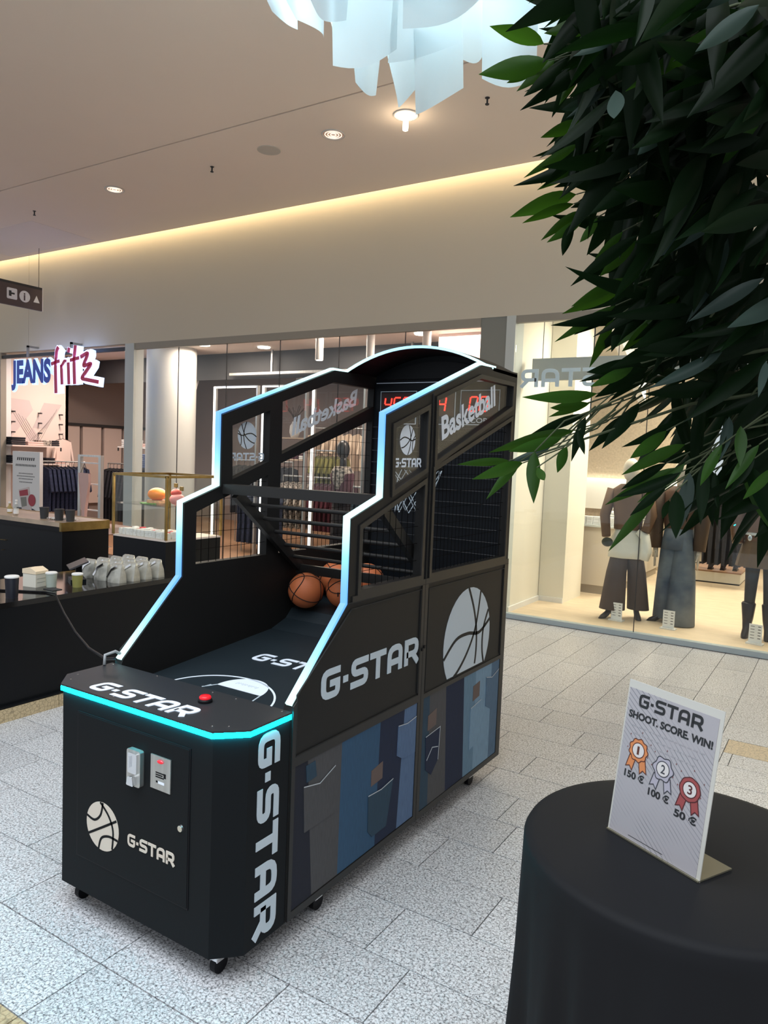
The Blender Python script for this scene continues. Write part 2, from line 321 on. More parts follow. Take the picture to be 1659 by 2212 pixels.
# ================================================================== SETTING
D = 7.3; ZC = 4.62
fl = struct(B().box(-16, 5, -7, D, -.12, -.006).build('floor', mat('grout', (.10, .10, .105), .8)))
tiles = []
y0 = 1.182-.2745
for k in range(0, 14):
    ya = y0+k*.2745; yb = ya+.2745
    off = {1: -1.915, 2: -1.914, 3: -1.913-.28, 4: -1.263, 5: -.997, 6: -1.365, 7: -1.16, 8: -1.262, 9: -1.5, 10: -1.373, 11: -1.102, 12: -1.27, 13: -1.565}.get(k, -1.915)
    x = off-.553*math.ceil((off+4.4)/.553)
    while x < .80:
        t = TAN if k == 0 else TILE
        if k == 13 and x+.553 > -.51:
            if x < -.51: tiles.append((x, -.51, ya, yb, t))
            tiles.append((max(x, -.51), min(x+.553, .8), ya, yb-.065, t))
        else: tiles.append((x, min(x+.553, .8), ya, yb, t))
        x += .553
yt = y0+14*.2745
tiles += [(-.51, .05, yt-.065, yt+.18, TAN), (.05, .8, yt-.065, yt+.18, TAN)]
x = -4.4; i = 0
while x < .79:
    ys = yt+(.18 if x+.2745 > -.51 else 0); yy = ys
    if x < -.51 < x+.2745: tiles.append((x, -.51, yt, yt+.18, TILE))
    first = R.choice([.28, .553, .4])
    while yy < D-.02:
        ye = min(yy+(first if yy == ys else .83), D); tiles.append((x, min(x+.2745, .8), yy, ye, TILE)); yy = ye
    x += .2745
for (a, b, c, d, m) in tiles:
    g = .0022; B().box(a+g, b-g, c+g, d-g, -.02, R.uniform(-.0004, .0004)).build('tile', m, fl)
pv_ = B()                                  # paving beyond the tiles the photo shows
def pave(x0, x1, y0_, y1_):
    y = y0_; k = 0
    while y < y1_-.05:
        x = x0-(.27 if k % 2 else 0)
        while x < x1: pv_.box(max(x, x0)+.0022, min(x+.553, x1)-.0022, y+.0022, min(y+.2745, y1_)-.0022, -.02, 0); x += .553
        y += .2745; k += 1
xr = max(t_[1] for t_ in tiles if t_[2] < 4)
pave(-4.4, 3.2, y0-10*.2745, y0); pave(.80, 3.2, y0, D)
pv_.build('paving', TILE, fl, kind='stuff')
# ceiling with slot, cove gap and access hatch
ce = struct(B().box(-18, 8, 1.6, 5.145, ZC, ZC+.14).box(-18, 8, 5.165, 7.11, ZC, ZC+.10).box(-18, 8, 5.1, 5.2, ZC+.05, ZC+.14).build('ceiling', m_ceil))
B().box(-18, 8, 5.145, 5.165, ZC+.03, ZC+.05).build('slot', m_deep, ce)
B().prism([(-11.6, 6.02), (-9.5, 6.02), (-9.5, 7.0), (-11.6, 7.0)], lambda a, b, w: (a, b, w), ZC-.004, ZC, [[(-11.59, 6.03), (-9.51, 6.03), (-9.51, 6.99), (-11.59, 6.99)]]).box(-11.59, -9.51, 6.03, 6.99, ZC-.002, ZC).build('access_hatch', mat('hatch_grey', (.88, .76, .68), .8), ce)
wb = struct(B().box(-18, -11.567, D-.02, D+.25, 3.165, 5.1).box(-11.56, 8, D-.02, D+.25, 3.165, 5.1).box(-18, 8, D+.02, D+.3, 3.17, 5.2).build('wall_back', m_wall))
struct(B().box(-18, 8, 7.0, 7.6, 5.05, 5.12).build('trim_1', m_ceil))
# left shop opening: jambs, head track, corner post
struct(B().box(-12.42, -12.33, D-.04, D+.06, 0, 3.165).build('trim_2', m_trim))
struct(B().box(-12.33, -9.15, D-.02, D+.05, 3.07, 3.12).build('trim_3', m_dark))
struct(B().box(-16, -12.42, D-.03, D+.2, 0, 3.165).build('wall_left', m_cwhite))
struct(B().box(-9.145, -8.95, D-.03, D+.15, 0, 3.165).build('wall_corner_post', m_pillar))
struct(B().box(-8.95, -3.43, D-.02, D+.04, 3.075, 3.165).build('trim_4', m_trim))
struct(B().box(-3.43, -3.13, D-.01, D+.12, 0, 3.165).build('wall_column_panel', m_grey))
struct(B().box(-3.13, -3.03, D-.03, D+.2, 0, 3.165).build('wall_pillar', m_pillar))
struct(B().box(-3.03, 4, D-.02, D+.04, 3.09, 3.165).build('trim_5', m_trim))
def window(name, xs, z0, z1, parent_mat):
    wn = struct(B().box(xs[0], xs[-1], D-.035, D+.045, z0-.05, z0).build(name, parent_mat))
    for a, b in zip(xs[:-1], xs[1:]):
        B().box(a+.003, b-.003, D+.0, D+.01, z0, z1).build('pane', G_SHOP, wn)
        B().box(b-.003, b+.003, D-.001, D+.011, z0, z1).build('joint', m_dark, wn)
    return wn
window('window_1', [-8.95, -8.05, -7.13, -6.21, -5.29, -4.37, -3.43], .05, 3.08, m_trim)
window('window_2', [-3.03, -1.662, -.3, 1.07, 2.4], .055, 3.1, mat('sill_blue', (.36, .42, .44), .5))

# ---- jeans shop interior
struct(B().box(-16, -3.2, D, 8.85, -.1, .012).box(-16, -4.62, 8.85, 14, -.1, .012).build('floor_jeans_shop', m_wood))
struct(B().box(-16, -3.2, D+.25, 8.85, 3.3, 3.4).box(-16, -4.62, 8.85, 9.35, 3.3, 3.4).box(-16, -4.62, 9.35, 9.5, 3.0, 3.4).build('ceiling_jeans_shop', mat('shop_ceiling', (.74, .62, .55), .85)))
struct(B().box(-16, -4.62, 9.5, 14, 3.62, 3.7).box(-16, -4.72, 9.3, 9.36, 2.86, 3.3).build('ceiling_jeans_shop_rear', m_dark))
struct(B().box(-16, -4.62, 13.0, 13.1, 0, 3.7).build('wall_jeans_shop_rear', m_shopgrey))
struct(B().box(-3.3, -3.18, D, 8.85, 0, 3.7).box(-4.72, -3.18, 8.75, 8.85, 0, 3.7).box(-4.72, -4.62, 8.85, 13, 0, 3.7).build('wall_jeans_shop_right', m_pinkdk))
lw = struct(B().box(-12.75, -12.6, D+.05, 8.74, 0, 3.3).build('wall_jeans_shop_left', m_pinkwall))
struct(B().box(-14.2, -14.1, 8.74, 13, 0, 3.6).box(-14.1, -12.6, 8.68, 8.74, 0, 3.3).build('wall_jeans_shop_alcove', m_shopgrey))
# geometric paint panels with lines on the left wall
wfn = lambda a, b, w: (-12.6+w, a, b)
for pts, m in [([(7.45, 2.44), (7.95, 2.42), (8.02, 2.25), (7.62, 1.75), (7.45, 1.9)], m_pinkdk), ([(8.24, 2.40), (8.60, 2.39), (8.30, 1.93), (8.02, 1.93)], mat('panel_grey', (.55, .47, .45), .85)), ([(8.02, 1.93), (8.18, 1.72), (7.78, 1.62)], m_pinkdk)]:
    B().prism(pts, wfn, 0, .004).build('painted_panel', m, lw)
lines = B()
for i in range(5): lines.ribbon([(7.6+.07*i, 2.25-.04*i), (8.0+.02*i, 1.66+.03*i)], .006, wfn, .004, .006); lines.ribbon([(8.5-.05*i, 2.3-.07*i), (8.15-.05*i, 1.68)], .006, wfn, .004, .006)
lines.build('panel_lines', m_shopgrey, lw)
pg = B()
for yy in (7.62, 8.13, 8.55):
    for zz in (2.2, 2.02, 1.84): pg.box(-12.6, -12.5, yy-.012, yy+.012, zz-.012, zz+.012)
pg.build('hook', m_dark, lw)
for k in range(7): struct(B().box(-14.08, -14.02, 9.0+k*.54, 9.46+k*.54, .4, 2.06).build('trim_%d' % (10+k), m_pinkwall))
struct(B().box(-14.08, -13.98, 8.8, 13, 2.06, 2.12).build('trim_18', m_dark))
# ---- boutique interior
struct(B().box(-3.05, 4, D, 18, -.1, .028).box(-4.5, -3.05, 9.0, 18, -.1, .028).build('floor_boutique', m_bq_floor))
struct(B().box(-3.05, 4, D+.25, 18, 3.42, 3.5).box(-4.5, -3.05, 8.9, 18, 3.42, 3.5).build('ceiling_boutique', m_bq_wall))
bw = struct(B().box(-3.12, -3.035, D+.2, 8.40, 0, 3.42).box(-3.03, -2.73, 8.38, 8.48, 0, 3.42).box(-2.80, -2.73, 8.48, 9.05, 0, 3.42).box(-3.6, -2.73, 9.0, 9.05, 2.2, 3.42).build('wall_boutique_left', m_bq_wall))
struct(B().box(-3.035, -3.015, D+.14, 8.38, .028, .085).box(-3.02, -2.73, 8.365, 8.38, .028, .085).build('baseboard_boutique', m_cwhite))
struct(B().box(-4.4, -1.9, 12.2, 12.4, 0, 3.42).build('wall_boutique_plaster', m_bq_stone))
struct(B().box(-1.9, 4, 17.8, 18, 0, 3.42).build('wall_boutique_rear', m_bq_wall))
struct(B().box(2.9, 3, D+.2, 18, 0, 3.42).build('wall_boutique_right', m_bq_wall))
struct(B().box(-4.5, -4.4, 8.9, 12.4, 0, 3.42).build('wall_boutique_alcove', m_bq_wall))
struct(B().box(-4.4, -1.95, 12.08, 12.2, .95, 1.45).build('trim_20', mat('lit_ledge', (.85, .82, .76), .7)))
area('ledge_light', (-3.0, 12.02, 1.62), 2.2, .05, 14, (1, .93, .82), (math.radians(-25), 0, 0))
# bright sloping light cove in the boutique ceiling
struct(B().prism([(8.6, 3.42), (10.6, 3.42), (10.6, 2.55)], lambda a, b, w: (w, a, b), -2.55, -2.45).build('trim_21', m_cwhite))

# ================================================================== ARCADE MACHINE
MX, MY, W, L, T, c, ZT = -2.363, 1.576, .88, 2.04, .27, .075, .813
mc = thing('basketball_arcade_machine', 'tall black basketball arcade machine with glowing blue light strips and white lettering', 'arcade machine', (MX, MY, 0))
plan = [(c, 0), (W-c, 0), (W, c), (W, T), (0, T), (0, c)]
xyz = lambda a, b, w: (a, b, w)
cab = B().prism(plan, xyz, .09, .79).build('front_cabinet', m_front, mc)
fy = lambda a, b, w: (a, -w, b)             # front plane, w towards the player
sx = lambda a, b, w: (W+w, a, b)            # right side plane
# front door with gap
door = B().prism([(.165, .22), (.709, .22), (.709, .729), (.165, .729)], fy, 0, .004).build('front_door', m_front, mc)
B().ribbon([(.163, .218), (.711, .218), (.711, .731), (.163, .731)], .006, fy, 0, .0025, closed=True).build('door_gap', m_deep, mc)
emblem((.303, -.0042, .362), (1, 0, 0), (0, 0, 1), .084, m_cream, m_front, door, style=2, seam=.10)
gstar((.432, -.0042, .338), (1, 0, 0), (0, 0, 1), .222, .042, m_cream, door)
cm = B().prism(rnd([(.44, .556), (.505, .556), (.505, .676), (.44, .676)], .01, True), fy, .004, .02).build('coin_mechanism', m_steel, door)
B().prism(rnd([(.452, .60), (.494, .60), (.494, .667), (.452, .667)], .006, True), fy, .02, .026).box(.463, .467, -.032, -.02, .62, .655).prism(rnd([(.455, .562), (.490, .562), (.482, .592), (.462, .592)], .006, True), fy, .02, .034).build('coin_chute', m_chrome, door)
pl = B().prism([(.541, .568), (.632, .568), (.632, .678), (.541, .678)], fy, .004, .008).build('price_plate', m_steel, door)
B().sphere((.587, -.009, .662), .014, .006, .006).build('indicator_lamp', m_red, door)
pt = B()
for k in range(3): pt.prism([(.565, .622-.007*k), (.603-.006*(k % 2), .622-.007*k), (.603-.006*(k % 2), .626-.007*k), (.565, .626-.007*k)], fy, .008, .0085)
pt.prism([(.602, .612), (.612, .612), (.612, .627), (.602, .627)], fy, .008, .0085).prism([(.567, .591), (.575, .591), (.575, .597), (.567, .597)], fy, .008, .0085).build('plate_print', m_deep, door)
B().prism([(.577, .589), (.605, .589), (.605, .597), (.577, .597)], fy, .008, .0085).build('plate_slot', m_bright, door)
B().path([(.68, -.003, .472), (.68, -.010, .472)], [.012, .010], 16).build('lock', m_chrome, door)
gstar((W+.0005, .118, .776), (0, 0, -1), (0, 1, 0), .664, .104, m_white, cab, st=.24, n=(1, 0, 0))
# control shelf
sh = B().prism([(c-.003, -.008), (W-c+.003, -.008), (W+.008, c-.003), (W+.008, T), (-.008, T), (-.008, c-.003)], xyz, .8065, ZT).prism([(c, .004), (W-c, .004), (W-.004, c), (W-.004, T), (.004, T), (.004, c)], xyz, .79, .8065).build('control_shelf', mat('shelf_charcoal', (.024, .027, .031), .45, spec=.3), mc)
B().ribbon([(-.001, T), (-.001, c), (c, -.001), (W-c, -.001), (W+.001, c), (W+.001, T-.003)], .014, xyz, .7895, .8062).build('led_strip', m_cyan, sh, label='cyan light strip along the shelf edge')
gstar((.172, .020, ZT), (1, 0, 0), (0, 1, 0), .475, .085, m_bright, sh, slant=.15)
B().lathe([(.024, 0), (.024, .008), (.02, .012)], 20, (.60, .166, ZT)).build('button_collar', m_deep, sh)
B().lathe([(.019, .008), (.02, .018), (.016, .022), (.001, .023)], 20, (.60, .166, ZT)).build('push_button', m_red, sh, smooth=True)
for (x, y) in [(.03, .09), (.06, .04), (.33, .012), (W-.1, .02), (W-.06, .05), (W-.02, T-.02), (.02, T-.02), (.26, T-.012), (.66, T-.02), (.55, T-.02)]:
    B().lathe([(.0035, 0), (.0035, .002), (.001, .003)], 8, (x, y, ZT)).build('screw', m_chrome, sh)
# side panels
FU = [(.853, 1.764), (1.103, 1.849), (1.103, 1.61), (.861, 1.525)]; RU = [(1.19, 1.897), (1.60, 2.032), (1.987, 2.035), (1.985, 1.935), (1.194, 1.645)]
FL = [(.65, 1.388), (1.10, 1.545), (1.10, 1.165), (.65, 1.165)]; RL = [(1.19, 1.602), (1.982, 1.86), (1.982, 1.165), (1.19, 1.165)]
PROF = [(T+.003, .09), (L, .09), (L, 2.109), (1.606, 2.095), (.79, 1.807), (.79, 1.495), (.58, 1.426), (.58, 1.12), (.285, .83), (T+.003, .80)]
def inset(poly, k):
    cx = sum(p[0] for p in poly)/len(poly); cy = sum(p[1] for p in poly)/len(poly); out = []
    n = len(poly)
    for i in range(n):
        p = Vector(poly[i]); a = (p-Vector(poly[i-1])).normalized(); b = (Vector(poly[(i+1) % n])-p).normalized()
        na = Vector((-a.y, a.x)); nb = Vector((-b.y, b.x)); mid = Vector((cx, cy))-p
        if na.dot(mid) < 0: na = -na
        if nb.dot(mid) < 0: nb = -nb
        q = (na+nb)/(1+na.dot(nb)); out.append((p.x+q.x*k, p.y+q.y*k))
    return out
DEN = {k: mat('denim_'+k, v, .85, var=.16, scale=60, stretch=(1, 8, .35)) for k, v in dict(ink=(.004, .006, .016), grey=(.058, .058, .062), mid=(.020, .068, .135), navy=(.0025, .010, .036), pale=(.075, .13, .235), teal=(.014, .042, .072), light=(.105, .19, .27), ice=(.165, .27, .37), slate=(.075, .135, .21)).items()}
m_stitch = mat('denim_stitch', (.42, .45, .48), .8); m_tab = mat('leather_tab', (.11, .075, .065), .7)
def side_panel(right):
    s = 1 if right else -1; x0 = W if right else 0
    fn = lambda a, b, w: (x0+s*w, a, b)      # w outwards
    p = B().prism(PROF, fn, -.036, 0, [FU, RU, FL, RL]).build('side_panel', m_black, mc)
    for poly in (FU, RU, FL, RL):
        B().prism(inset(poly, -.02), fn, 0, .006, [poly]).build('window_frame', m_rail, p)
    for poly in (FU, RU):
        B().prism(inset(poly, -.004), fn, -.018, -.013).build('window_pane', G_MACH, p)
    for poly in (FL, RL):                    # wire grid
        g = B(); ys = [q[0] for q in poly]; zs = [q[1] for q in poly]
        def top(y): return FL[0][1]+(FL[1][1]-FL[0][1])*(y-FL[0][0])/(FL[1][0]-FL[0][0]) if poly is FL else RL[0][1]+(RL[1][1]-RL[0][1])*(y-RL[0][0])/(RL[1][0]-RL[0][0])
        y = min(ys)+.045
        while y < max(ys): g.tube(fn(y, min(zs), -.02), fn(y, top(y), -.02), .0013, 4); y += .045 if poly is FL else .036
        z = min(zs)+.06
        while z < max(zs):
            ya = min(ys)
            if z > top(min(ys)): ya = min(ys)+(max(ys)-min(ys))*(z-top(min(ys)))/(top(max(ys))-top(min(ys)))
            g.tube(fn(ya, z, -.0225), fn(max(ys), z, -.0225), .0013, 4); z += .072
        g.build('wire_grid', mat('wire_black', (.002, .002, .002), .7, spec=.05), p)
    # rails and grooves on the outer face
    for nm, poly in [('bottom_rail', [(T+.01, .09), (L, .09), (L, .117), (T+.01, .117)]), ('centre_post', [(1.118, .117), (1.17, .117), (1.17, 1.122), (1.118, 1.122)]), ('middle_rail', [(.60, 1.122), (L, 1.122), (L, 1.146), (.60, 1.146)]),
                     ('rear_post', [(1.992, .117), (L, .117), (L, 1.122), (1.992, 1.122)]), ('front_post', [(T+.01, .117), (.299, .117), (.299, .84), (T+.01, .825)]), ('panel_rail', [(.299, .618), (1.118, .618), (1.118, .65), (.299, .65)]), ('panel_rail', [(1.17, .622), (1.992, .622), (1.992, .642), (1.17, .642)])]:
        B().prism(poly, fn, 0, .005).build(nm, m_rail, p)
    gr = B()
    for a in [[(1.144, .09), (1.144, 1.92)], [(.3, .652), (1.112, .652)], [(.3, .66), (.3, .86), (.60, 1.10), (1.112, 1.105), (1.112, .66)], [(1.178, .65), (1.178, 1.10), (1.985, 1.10), (1.985, .65)], [(.58, 1.123), (L, 1.121)]]:
        gr.ribbon(a, .003, fn, .0, .0056)
    gr.build('panel_groove', m_line, p)
    # light strip along the front profile
    P2 = [(.283, .826), (.578, 1.118), (.578, 1.428), (.788, 1.497), (.788, 1.811), (1.606, 2.099), (1.78, 2.101)]
    B().ribbon(P2, .011, lambda a, b, w: (x0-s*.004+s*w, a-.004, b+.004), -.024, 0).build('led_strip', LED, p)
    # print
    u = (0, s, 0); nx = (s, 0, 0)
    if right:
        gstar((x0+.0005, .432, .80), u, (0, 0, 1), .675, .108, m_white, p, st=.23, n=nx)
        emblem((x0+.0005, 1.592, .80), u, (0, 0, 1), .25, m_white, m_black, p, clip=-.62, rot=.15, n=nx, seam=.065)
        text('Basketball', (x0-.0125, 1.262, 1.735), (0, 1, .355), (0, -.15, 1), .135, m_bright, p, width=.545, bold=.03, n=nx)
        emblem((x0-.0125, .973, 1.722), u, (0, 0, 1), .06, m_bright, m_black, p, n=nx, lift=.0006)
        gstar((x0-.0125, .876, 1.612), (0, 1, .02), (0, 0, 1), .212, .036, m_bright, p, n=nx, lift=.0006)
        for (pts, k) in [([(.30, .118), (.413, .118), (.37, .618), (.30, .618)], 'ink'), ([(.413, .12), (.567, .12), (.570, .617), (.37, .617)], 'grey'), ([(.567, .12), (.818, .12), (.830, .617), (.570, .617)], 'mid'), ([(.818, .12), (.984, .12), (1.016, .617), (.830, .617)], 'navy'), ([(.984, .12), (1.117, .12), (1.117, .617), (1.016, .617)], 'pale'),
                       ([(1.171, .118), (1.25, .118), (1.232, .622), (1.171, .622)], 'teal'), ([(1.25, .118), (1.42, .118), (1.386, .622), (1.232, .622)], 'grey'), ([(1.42, .118), (1.604, .118), (1.572, .622), (1.386, .622)], 'navy'), ([(1.604, .118), (1.715, .118), (1.706, .622), (1.572, .622)], 'light'), ([(1.715, .118), (1.90, .118), (1.894, .622), (1.706, .622)], 'ice'), ([(1.90, .118), (1.991, .118), (1.991, .622), (1.894, .622)], 'slate')]:
            B().prism(pts, fn, 0, .002).build('denim_strip', DEN[k], p)
        pockets = [([(.35, .53), (.44, .512), (.53, .545), (.528, .37), (.36, .366)], 'grey'), ([(.757, .344), (.85, .338), (.94, .35), (.898, .168), (.795, .166), (.762, .2)], 'teal'), ([(.967, .56), (1.04, .551), (1.114, .56), (1.114, .405), (1.01, .41), (.964, .436)], 'pale'),
                   ([(1.206, .44), (1.34, .45), (1.33, .30), (1.27, .25), (1.215, .29)], 'navy'), ([(1.66, .445), (1.775, .46), (1.765, .25), (1.66, .235)], 'ice'), ([(1.83, .56), (1.90, .545), (1.985, .57), (1.985, .42), (1.90, .38), (1.835, .41)], 'slate'), ([(.36, .60), (.41, .602), (.42, .545), (.365, .54)], 'teal')]
        for pts, k in pockets:
            B().prism(pts, fn, .002, .0045).build('denim_pocket', DEN[k], p)
        for pts, k in pockets[:6]: B().ribbon(pts[:3] if len(pts) > 4 else pts[:2], .0035, fn, .0045, .0052).build('stitching', m_stitch, p)
        B().ribbon([(1.222, .33), (1.27, .375), (1.325, .362)], .004, fn, .0045, .0052).build('stitching', m_stitch, p)
        for pts in [[(.775, .375), (.857, .382), (.857, .45), (.775, .438)], [(1.222, .462), (1.30, .47), (1.30, .545), (1.222, .53)], [(1.68, .475), (1.755, .485), (1.755, .56), (1.68, .55)]]:
            B().prism(pts, fn, .002, .0035).build('leather_tab', m_tab, p)
        for (yy, zz) in [(1.135, .845), (1.152, .853)]: B().prism([(yy-.006, zz-.006), (yy+.006, zz-.006), (yy+.006, zz+.006), (yy-.006, zz+.006)], fn, .005, .010).build('bolt', m_deep, p)
    else:
        text('Basketball', (x0+.0125, 1.845, 1.935), (0, -1, -.355), (0, .15, 1), .125, VIN, p, width=.55, bold=.03, n=nx)
        emblem((x0+.0125, .975, 1.725), u, (0, 0, 1), .062, VIN, m_deep, p, n=nx, lift=.0006)
        gstar((x0+.0125, 1.093, 1.612), (0, -1, -.02), (0, 0, 1), .228, .036, VIN, p, n=nx, lift=.0006)
    return p
side_panel(True); side_panel(False)
# arch roof, rear panel, scoreboard
NA = 20
def archz(x, base=2.10, h=.125): t = (x-W/2)/(W/2); return base+h*(1-t*t)
roof = B()
pts = [(W*i/NA, archz(W*i/NA)) for i in range(NA+1)]
roof.prism(pts+[(x, z-.016) for x, z in reversed(pts)], lambda a, b, w: (a, w, b), 1.735, 2.04).build('arch_roof', m_deep, mc)
B().ribbon([(x, z-.008) for x, z in pts], .012, lambda a, b, w: (a, w, b), 1.722, 1.735).build('led_strip', LED, mc)
bpn = B().prism([(.036, .09), (W-.036, .09)]+[(min(max(x, .036), W-.036), z-.017) for x, z in reversed(pts)], lambda a, b, w: (a, w, b), 2.0, 2.035).build('rear_panel', mat('rear_navy', (.005, .007, .010), .5, spec=.2), mc)
by = lambda a, b, w: (a, 2.0-w, b)
B().ribbon([(.045, 2.068), (W-.05, 2.068)], .004, by, 0, .002).build('header_line', m_bright, bpn)
arc2 = [(.08+(W-.16)*i/16, archz(.08+(W-.16)*i/16)-.05) for i in range(17)]
B().prism([(.08, 2.085), (W-.08, 2.085)]+list(reversed(arc2)), by, .0, .03).build('header_panel', m_deep, bpn)
SEG = {'0': 'abcdef', '4': 'fgbc', '5': 'afgcd', 'U': 'bcdef', 'd': 'bcdeg'}
def digits(s_, x, z, h, parent):
    wd = h*.55; b = B(); fs = {'a': ((0, 1), (1, 1)), 'b': ((1, 1), (1, .5)), 'c': ((1, .5), (1, 0)), 'd': ((0, 0), (1, 0)), 'e': ((0, .5), (0, 0)), 'f': ((0, 1), (0, .5)), 'g': ((0, .5), (1, .5))}
    for i, ch in enumerate(s_):
        for k in SEG[ch]:
            (a0, b0), (a1, b1) = fs[k]; e = .07; dx, dz = (a1-a0), (b1-b0); q = lambda a, bb: (x+i*wd*1.45+a*wd+.12*h*bb, z+bb*h)
            b.ribbon([q(a0+dx*e, b0+dz*e), q(a1-dx*e, b1-dz*e)], h*.10, by, .006, .009)
    return b.build('red_digits', m_digit, parent)
for (xa, xb, dg, lab) in [(.085, .305, '455', None), (.345, .545, 'U4', None), (.59, .80, '00', 'SCORE')]:
    dsp = B().prism([(xa, 1.885), (xb, 1.885), (xb, 2.012), (xa, 2.012)], by, 0, .006).build('score_display', m_digit_off, bpn)
    B().ribbon([(xa-.006, 1.84), (xa-.006, 2.02), (xb+.006, 2.02), (xb+.006, 1.84)], .004, by, 0, .004, closed=True).build('display_frame', m_white, bpn)
    n_ = len(dg); hh = .075
    digits(dg, xa+(.020 if n_ == 3 else .045), 1.91, hh, bpn)
    if lab: text(lab, (xa+.03, 1.999, 1.85), (1, 0, 0), (0, 0, 1), .036, m_white, bpn, width=.15, bold=.015)
for k in range(11): B().tube((.04, 1.985, 1.16+k*.066), (W-.04, 1.985, 1.16+k*.066), .0016, 5).build('net_wire', mat('wire_grey', (.035, .035, .038), .5), mc)
# hoop and net
hoop = B().path([(W/2+.15*math.cos(t*PI/12), 1.78+.15*math.sin(t*PI/12), 1.60) for t in range(24)], .008, 8, closed=True).box(W/2-.03, W/2+.03, 1.92, 2.0, 1.57, 1.62).build('hoop', m_rail, mc)
nt = B(); rows = [(1.60, .15), (1.54, .128), (1.48, .105), (1.42, .09), (1.37, .092)]
for i in range(len(rows)-1):
    for k in range(10):
        a = 2*PI*(k+.5*(i % 2))/10
        for d in (-1, 1):
            b_ = a+d*PI/10; nt.tube((W/2+rows[i][1]*math.cos(a), 1.78+rows[i][1]*math.sin(a), rows[i][0]), (W/2+rows[i+1][1]*math.cos(b_), 1.78+rows[i+1][1]*math.sin(b_), rows[i+1][0]), .0022, 4)
nt.build('net', m_white, mc)
# play field and ball ramp
ry = [(.268, .727), (1.149, .797)]
m_pf = mat('playfield_slate', (.014, .022, .028), .5, spec=.3)
pf = B().add([(.036, ry[0][0], ry[0][1]), (W-.036, ry[0][0], ry[0][1]), (W-.036, ry[1][0], ry[1][1]), (.036, ry[1][0], ry[1][1]), (.036, ry[0][0], ry[0][1]-.02), (W-.036, ry[0][0], ry[0][1]-.02), (W-.036, ry[1][0], ry[1][1]-.02), (.036, ry[1][0], ry[1][1]-.02)], [(0, 1, 2, 3), (7, 6, 5, 4), (0, 4, 5, 1), (1, 5, 6, 2), (2, 6, 7, 3), (3, 7, 4, 0)]).build('play_field', m_pf, mc)
sl = .0795; pv = Vector((0, 1, sl)).normalized(); pfz = lambda y: ry[0][1]+(y-ry[0][0])*sl
PFf = frame((0, ry[0][0], ry[0][1]), (1, 0, 0), (0, 1, sl), (0, 0, 1))
ramp = [(1.152, .797), (1.26, .833), (1.305, .876), (1.45, .895), (2.0, .93)]
B().prism(ramp+[(2.0, .70), (1.152, .70)], lambda a, b, w: (w, a, b), .036, W-.036).build('ball_ramp', m_pf, mc)
B().add([(.36, 1.155, .80), (.66, 1.155, .80), (.63, 1.34, .93), (.39, 1.34, .93), (.36, 1.40, .80), (.66, 1.40, .80)], [(0, 1, 2, 3), (3, 2, 5, 4), (0, 3, 4), (1, 5, 2), (0, 4, 5, 1)]).build('ramp_wedge', mat('wedge_slate', (.02, .028, .034), .5, spec=.3), mc)
gstar(PFf(.245, .50, .0008), (1, 0, 0), (0, 1, sl), .46, .085, m_bright, pf, slant=.15)
B().ribbon([(.415+.262*math.cos(t*PI/40), .085+.235*math.sin(t*PI/40)) for t in range(41)], .008, PFf, .0005, .0015).build('court_line', m_bright, pf)
B().prism([(.455+.112*math.cos(t*PI/24), .213+.115*math.sin(t*PI/24)) for t in range(25)], PFf, .0005, .0015).build('court_key', m_bright, pf)
ct = B()
for a in ((.345, .215, .31, .165), (.565, .21, .575, .155), (.325, .20, .315, .17)): ct.ribbon([(a[0], a[1]), (a[2], a[3])], .006, PFf, .0005, .0015)
for k in range(10): ct.ribbon([(.40+.011*k, .255+.004*(k % 3)), (.406+.011*k, .272)], .003, PFf, .0015, .002)
ct.build('court_marks', m_white, pf)
# ball stop: beam, braces, bars
B().box(.036, W-.036, .80, .85, 1.462, 1.505).build('stop_beam', m_rail, mc)
for x in (.045, W-.075): B().prism([(.845, 1.445), (.885, 1.475), (1.345, 1.10), (1.31, 1.07)], lambda a, b, w: (w, a, b), x, x+.03).build('stop_brace', m_rail, mc)
for (y, z) in [(.953, 1.411), (1.033, 1.345), (1.118, 1.278), (1.195, 1.209), (1.264, 1.145)]:
    B().tube((.05, y, z), (W-.05, y, z), .009, 10).build('stop_bar', m_rail, mc, smooth='auto')
B().box(.05, W-.05, 1.315, 1.335, 1.055, 1.10).build('stop_board', m_rail, mc)
# base, casters
B().box(.04, W-.04, .1, L-.02, .075, .09).build('base_plate', m_deep, mc)
for (x, y) in [(.10, .06), (W-.10, .06), (W-.05, .50), (W-.05, 1.78), (.05, 1.78), (.05, .50)]:
    cs = B().box(x-.016, x+.016, y-.012, y+.03, .045, .076).box(x-.03, x+.03, y-.03, y+.03, .072, .077).build('caster', m_chrome, mc)
    B().path([(x-.011, y+.012, .030), (x+.011, y+.012, .030)], .030, 18).build('caster_wheel', m_deep, cs)
# basketballs
def ballmat():
    m = bpy.data.materials.new('basketball_orange'); m.use_nodes = True; nt_ = m.node_tree; b = nt_.nodes['Principled BSDF']
    tc = nt_.nodes.new('ShaderNodeTexCoord'); v = nt_.nodes.new('ShaderNodeTexVoronoi'); v.inputs['Scale'].default_value = 260; nt_.links.new(tc.outputs['Object'], v.inputs['Vector'])
    bm_ = nt_.nodes.new('ShaderNodeBump'); bm_.inputs['Strength'].default_value = .25; bm_.inputs['Distance'].default_value = .001; nt_.links.new(v.outputs['Distance'], bm_.inputs['Height']); nt_.links.new(bm_.outputs[0], b.inputs['Normal'])
    b.inputs['Base Color'].default_value = (.62, .17, .06, 1); b.inputs['Roughness'].default_value = .55; return m
BALL = ballmat(); rb = .088
bsm = B().sphere((0, 0, 0), rb, n=32, m=20).mesh('basketball', BALL, True)
sb = B()
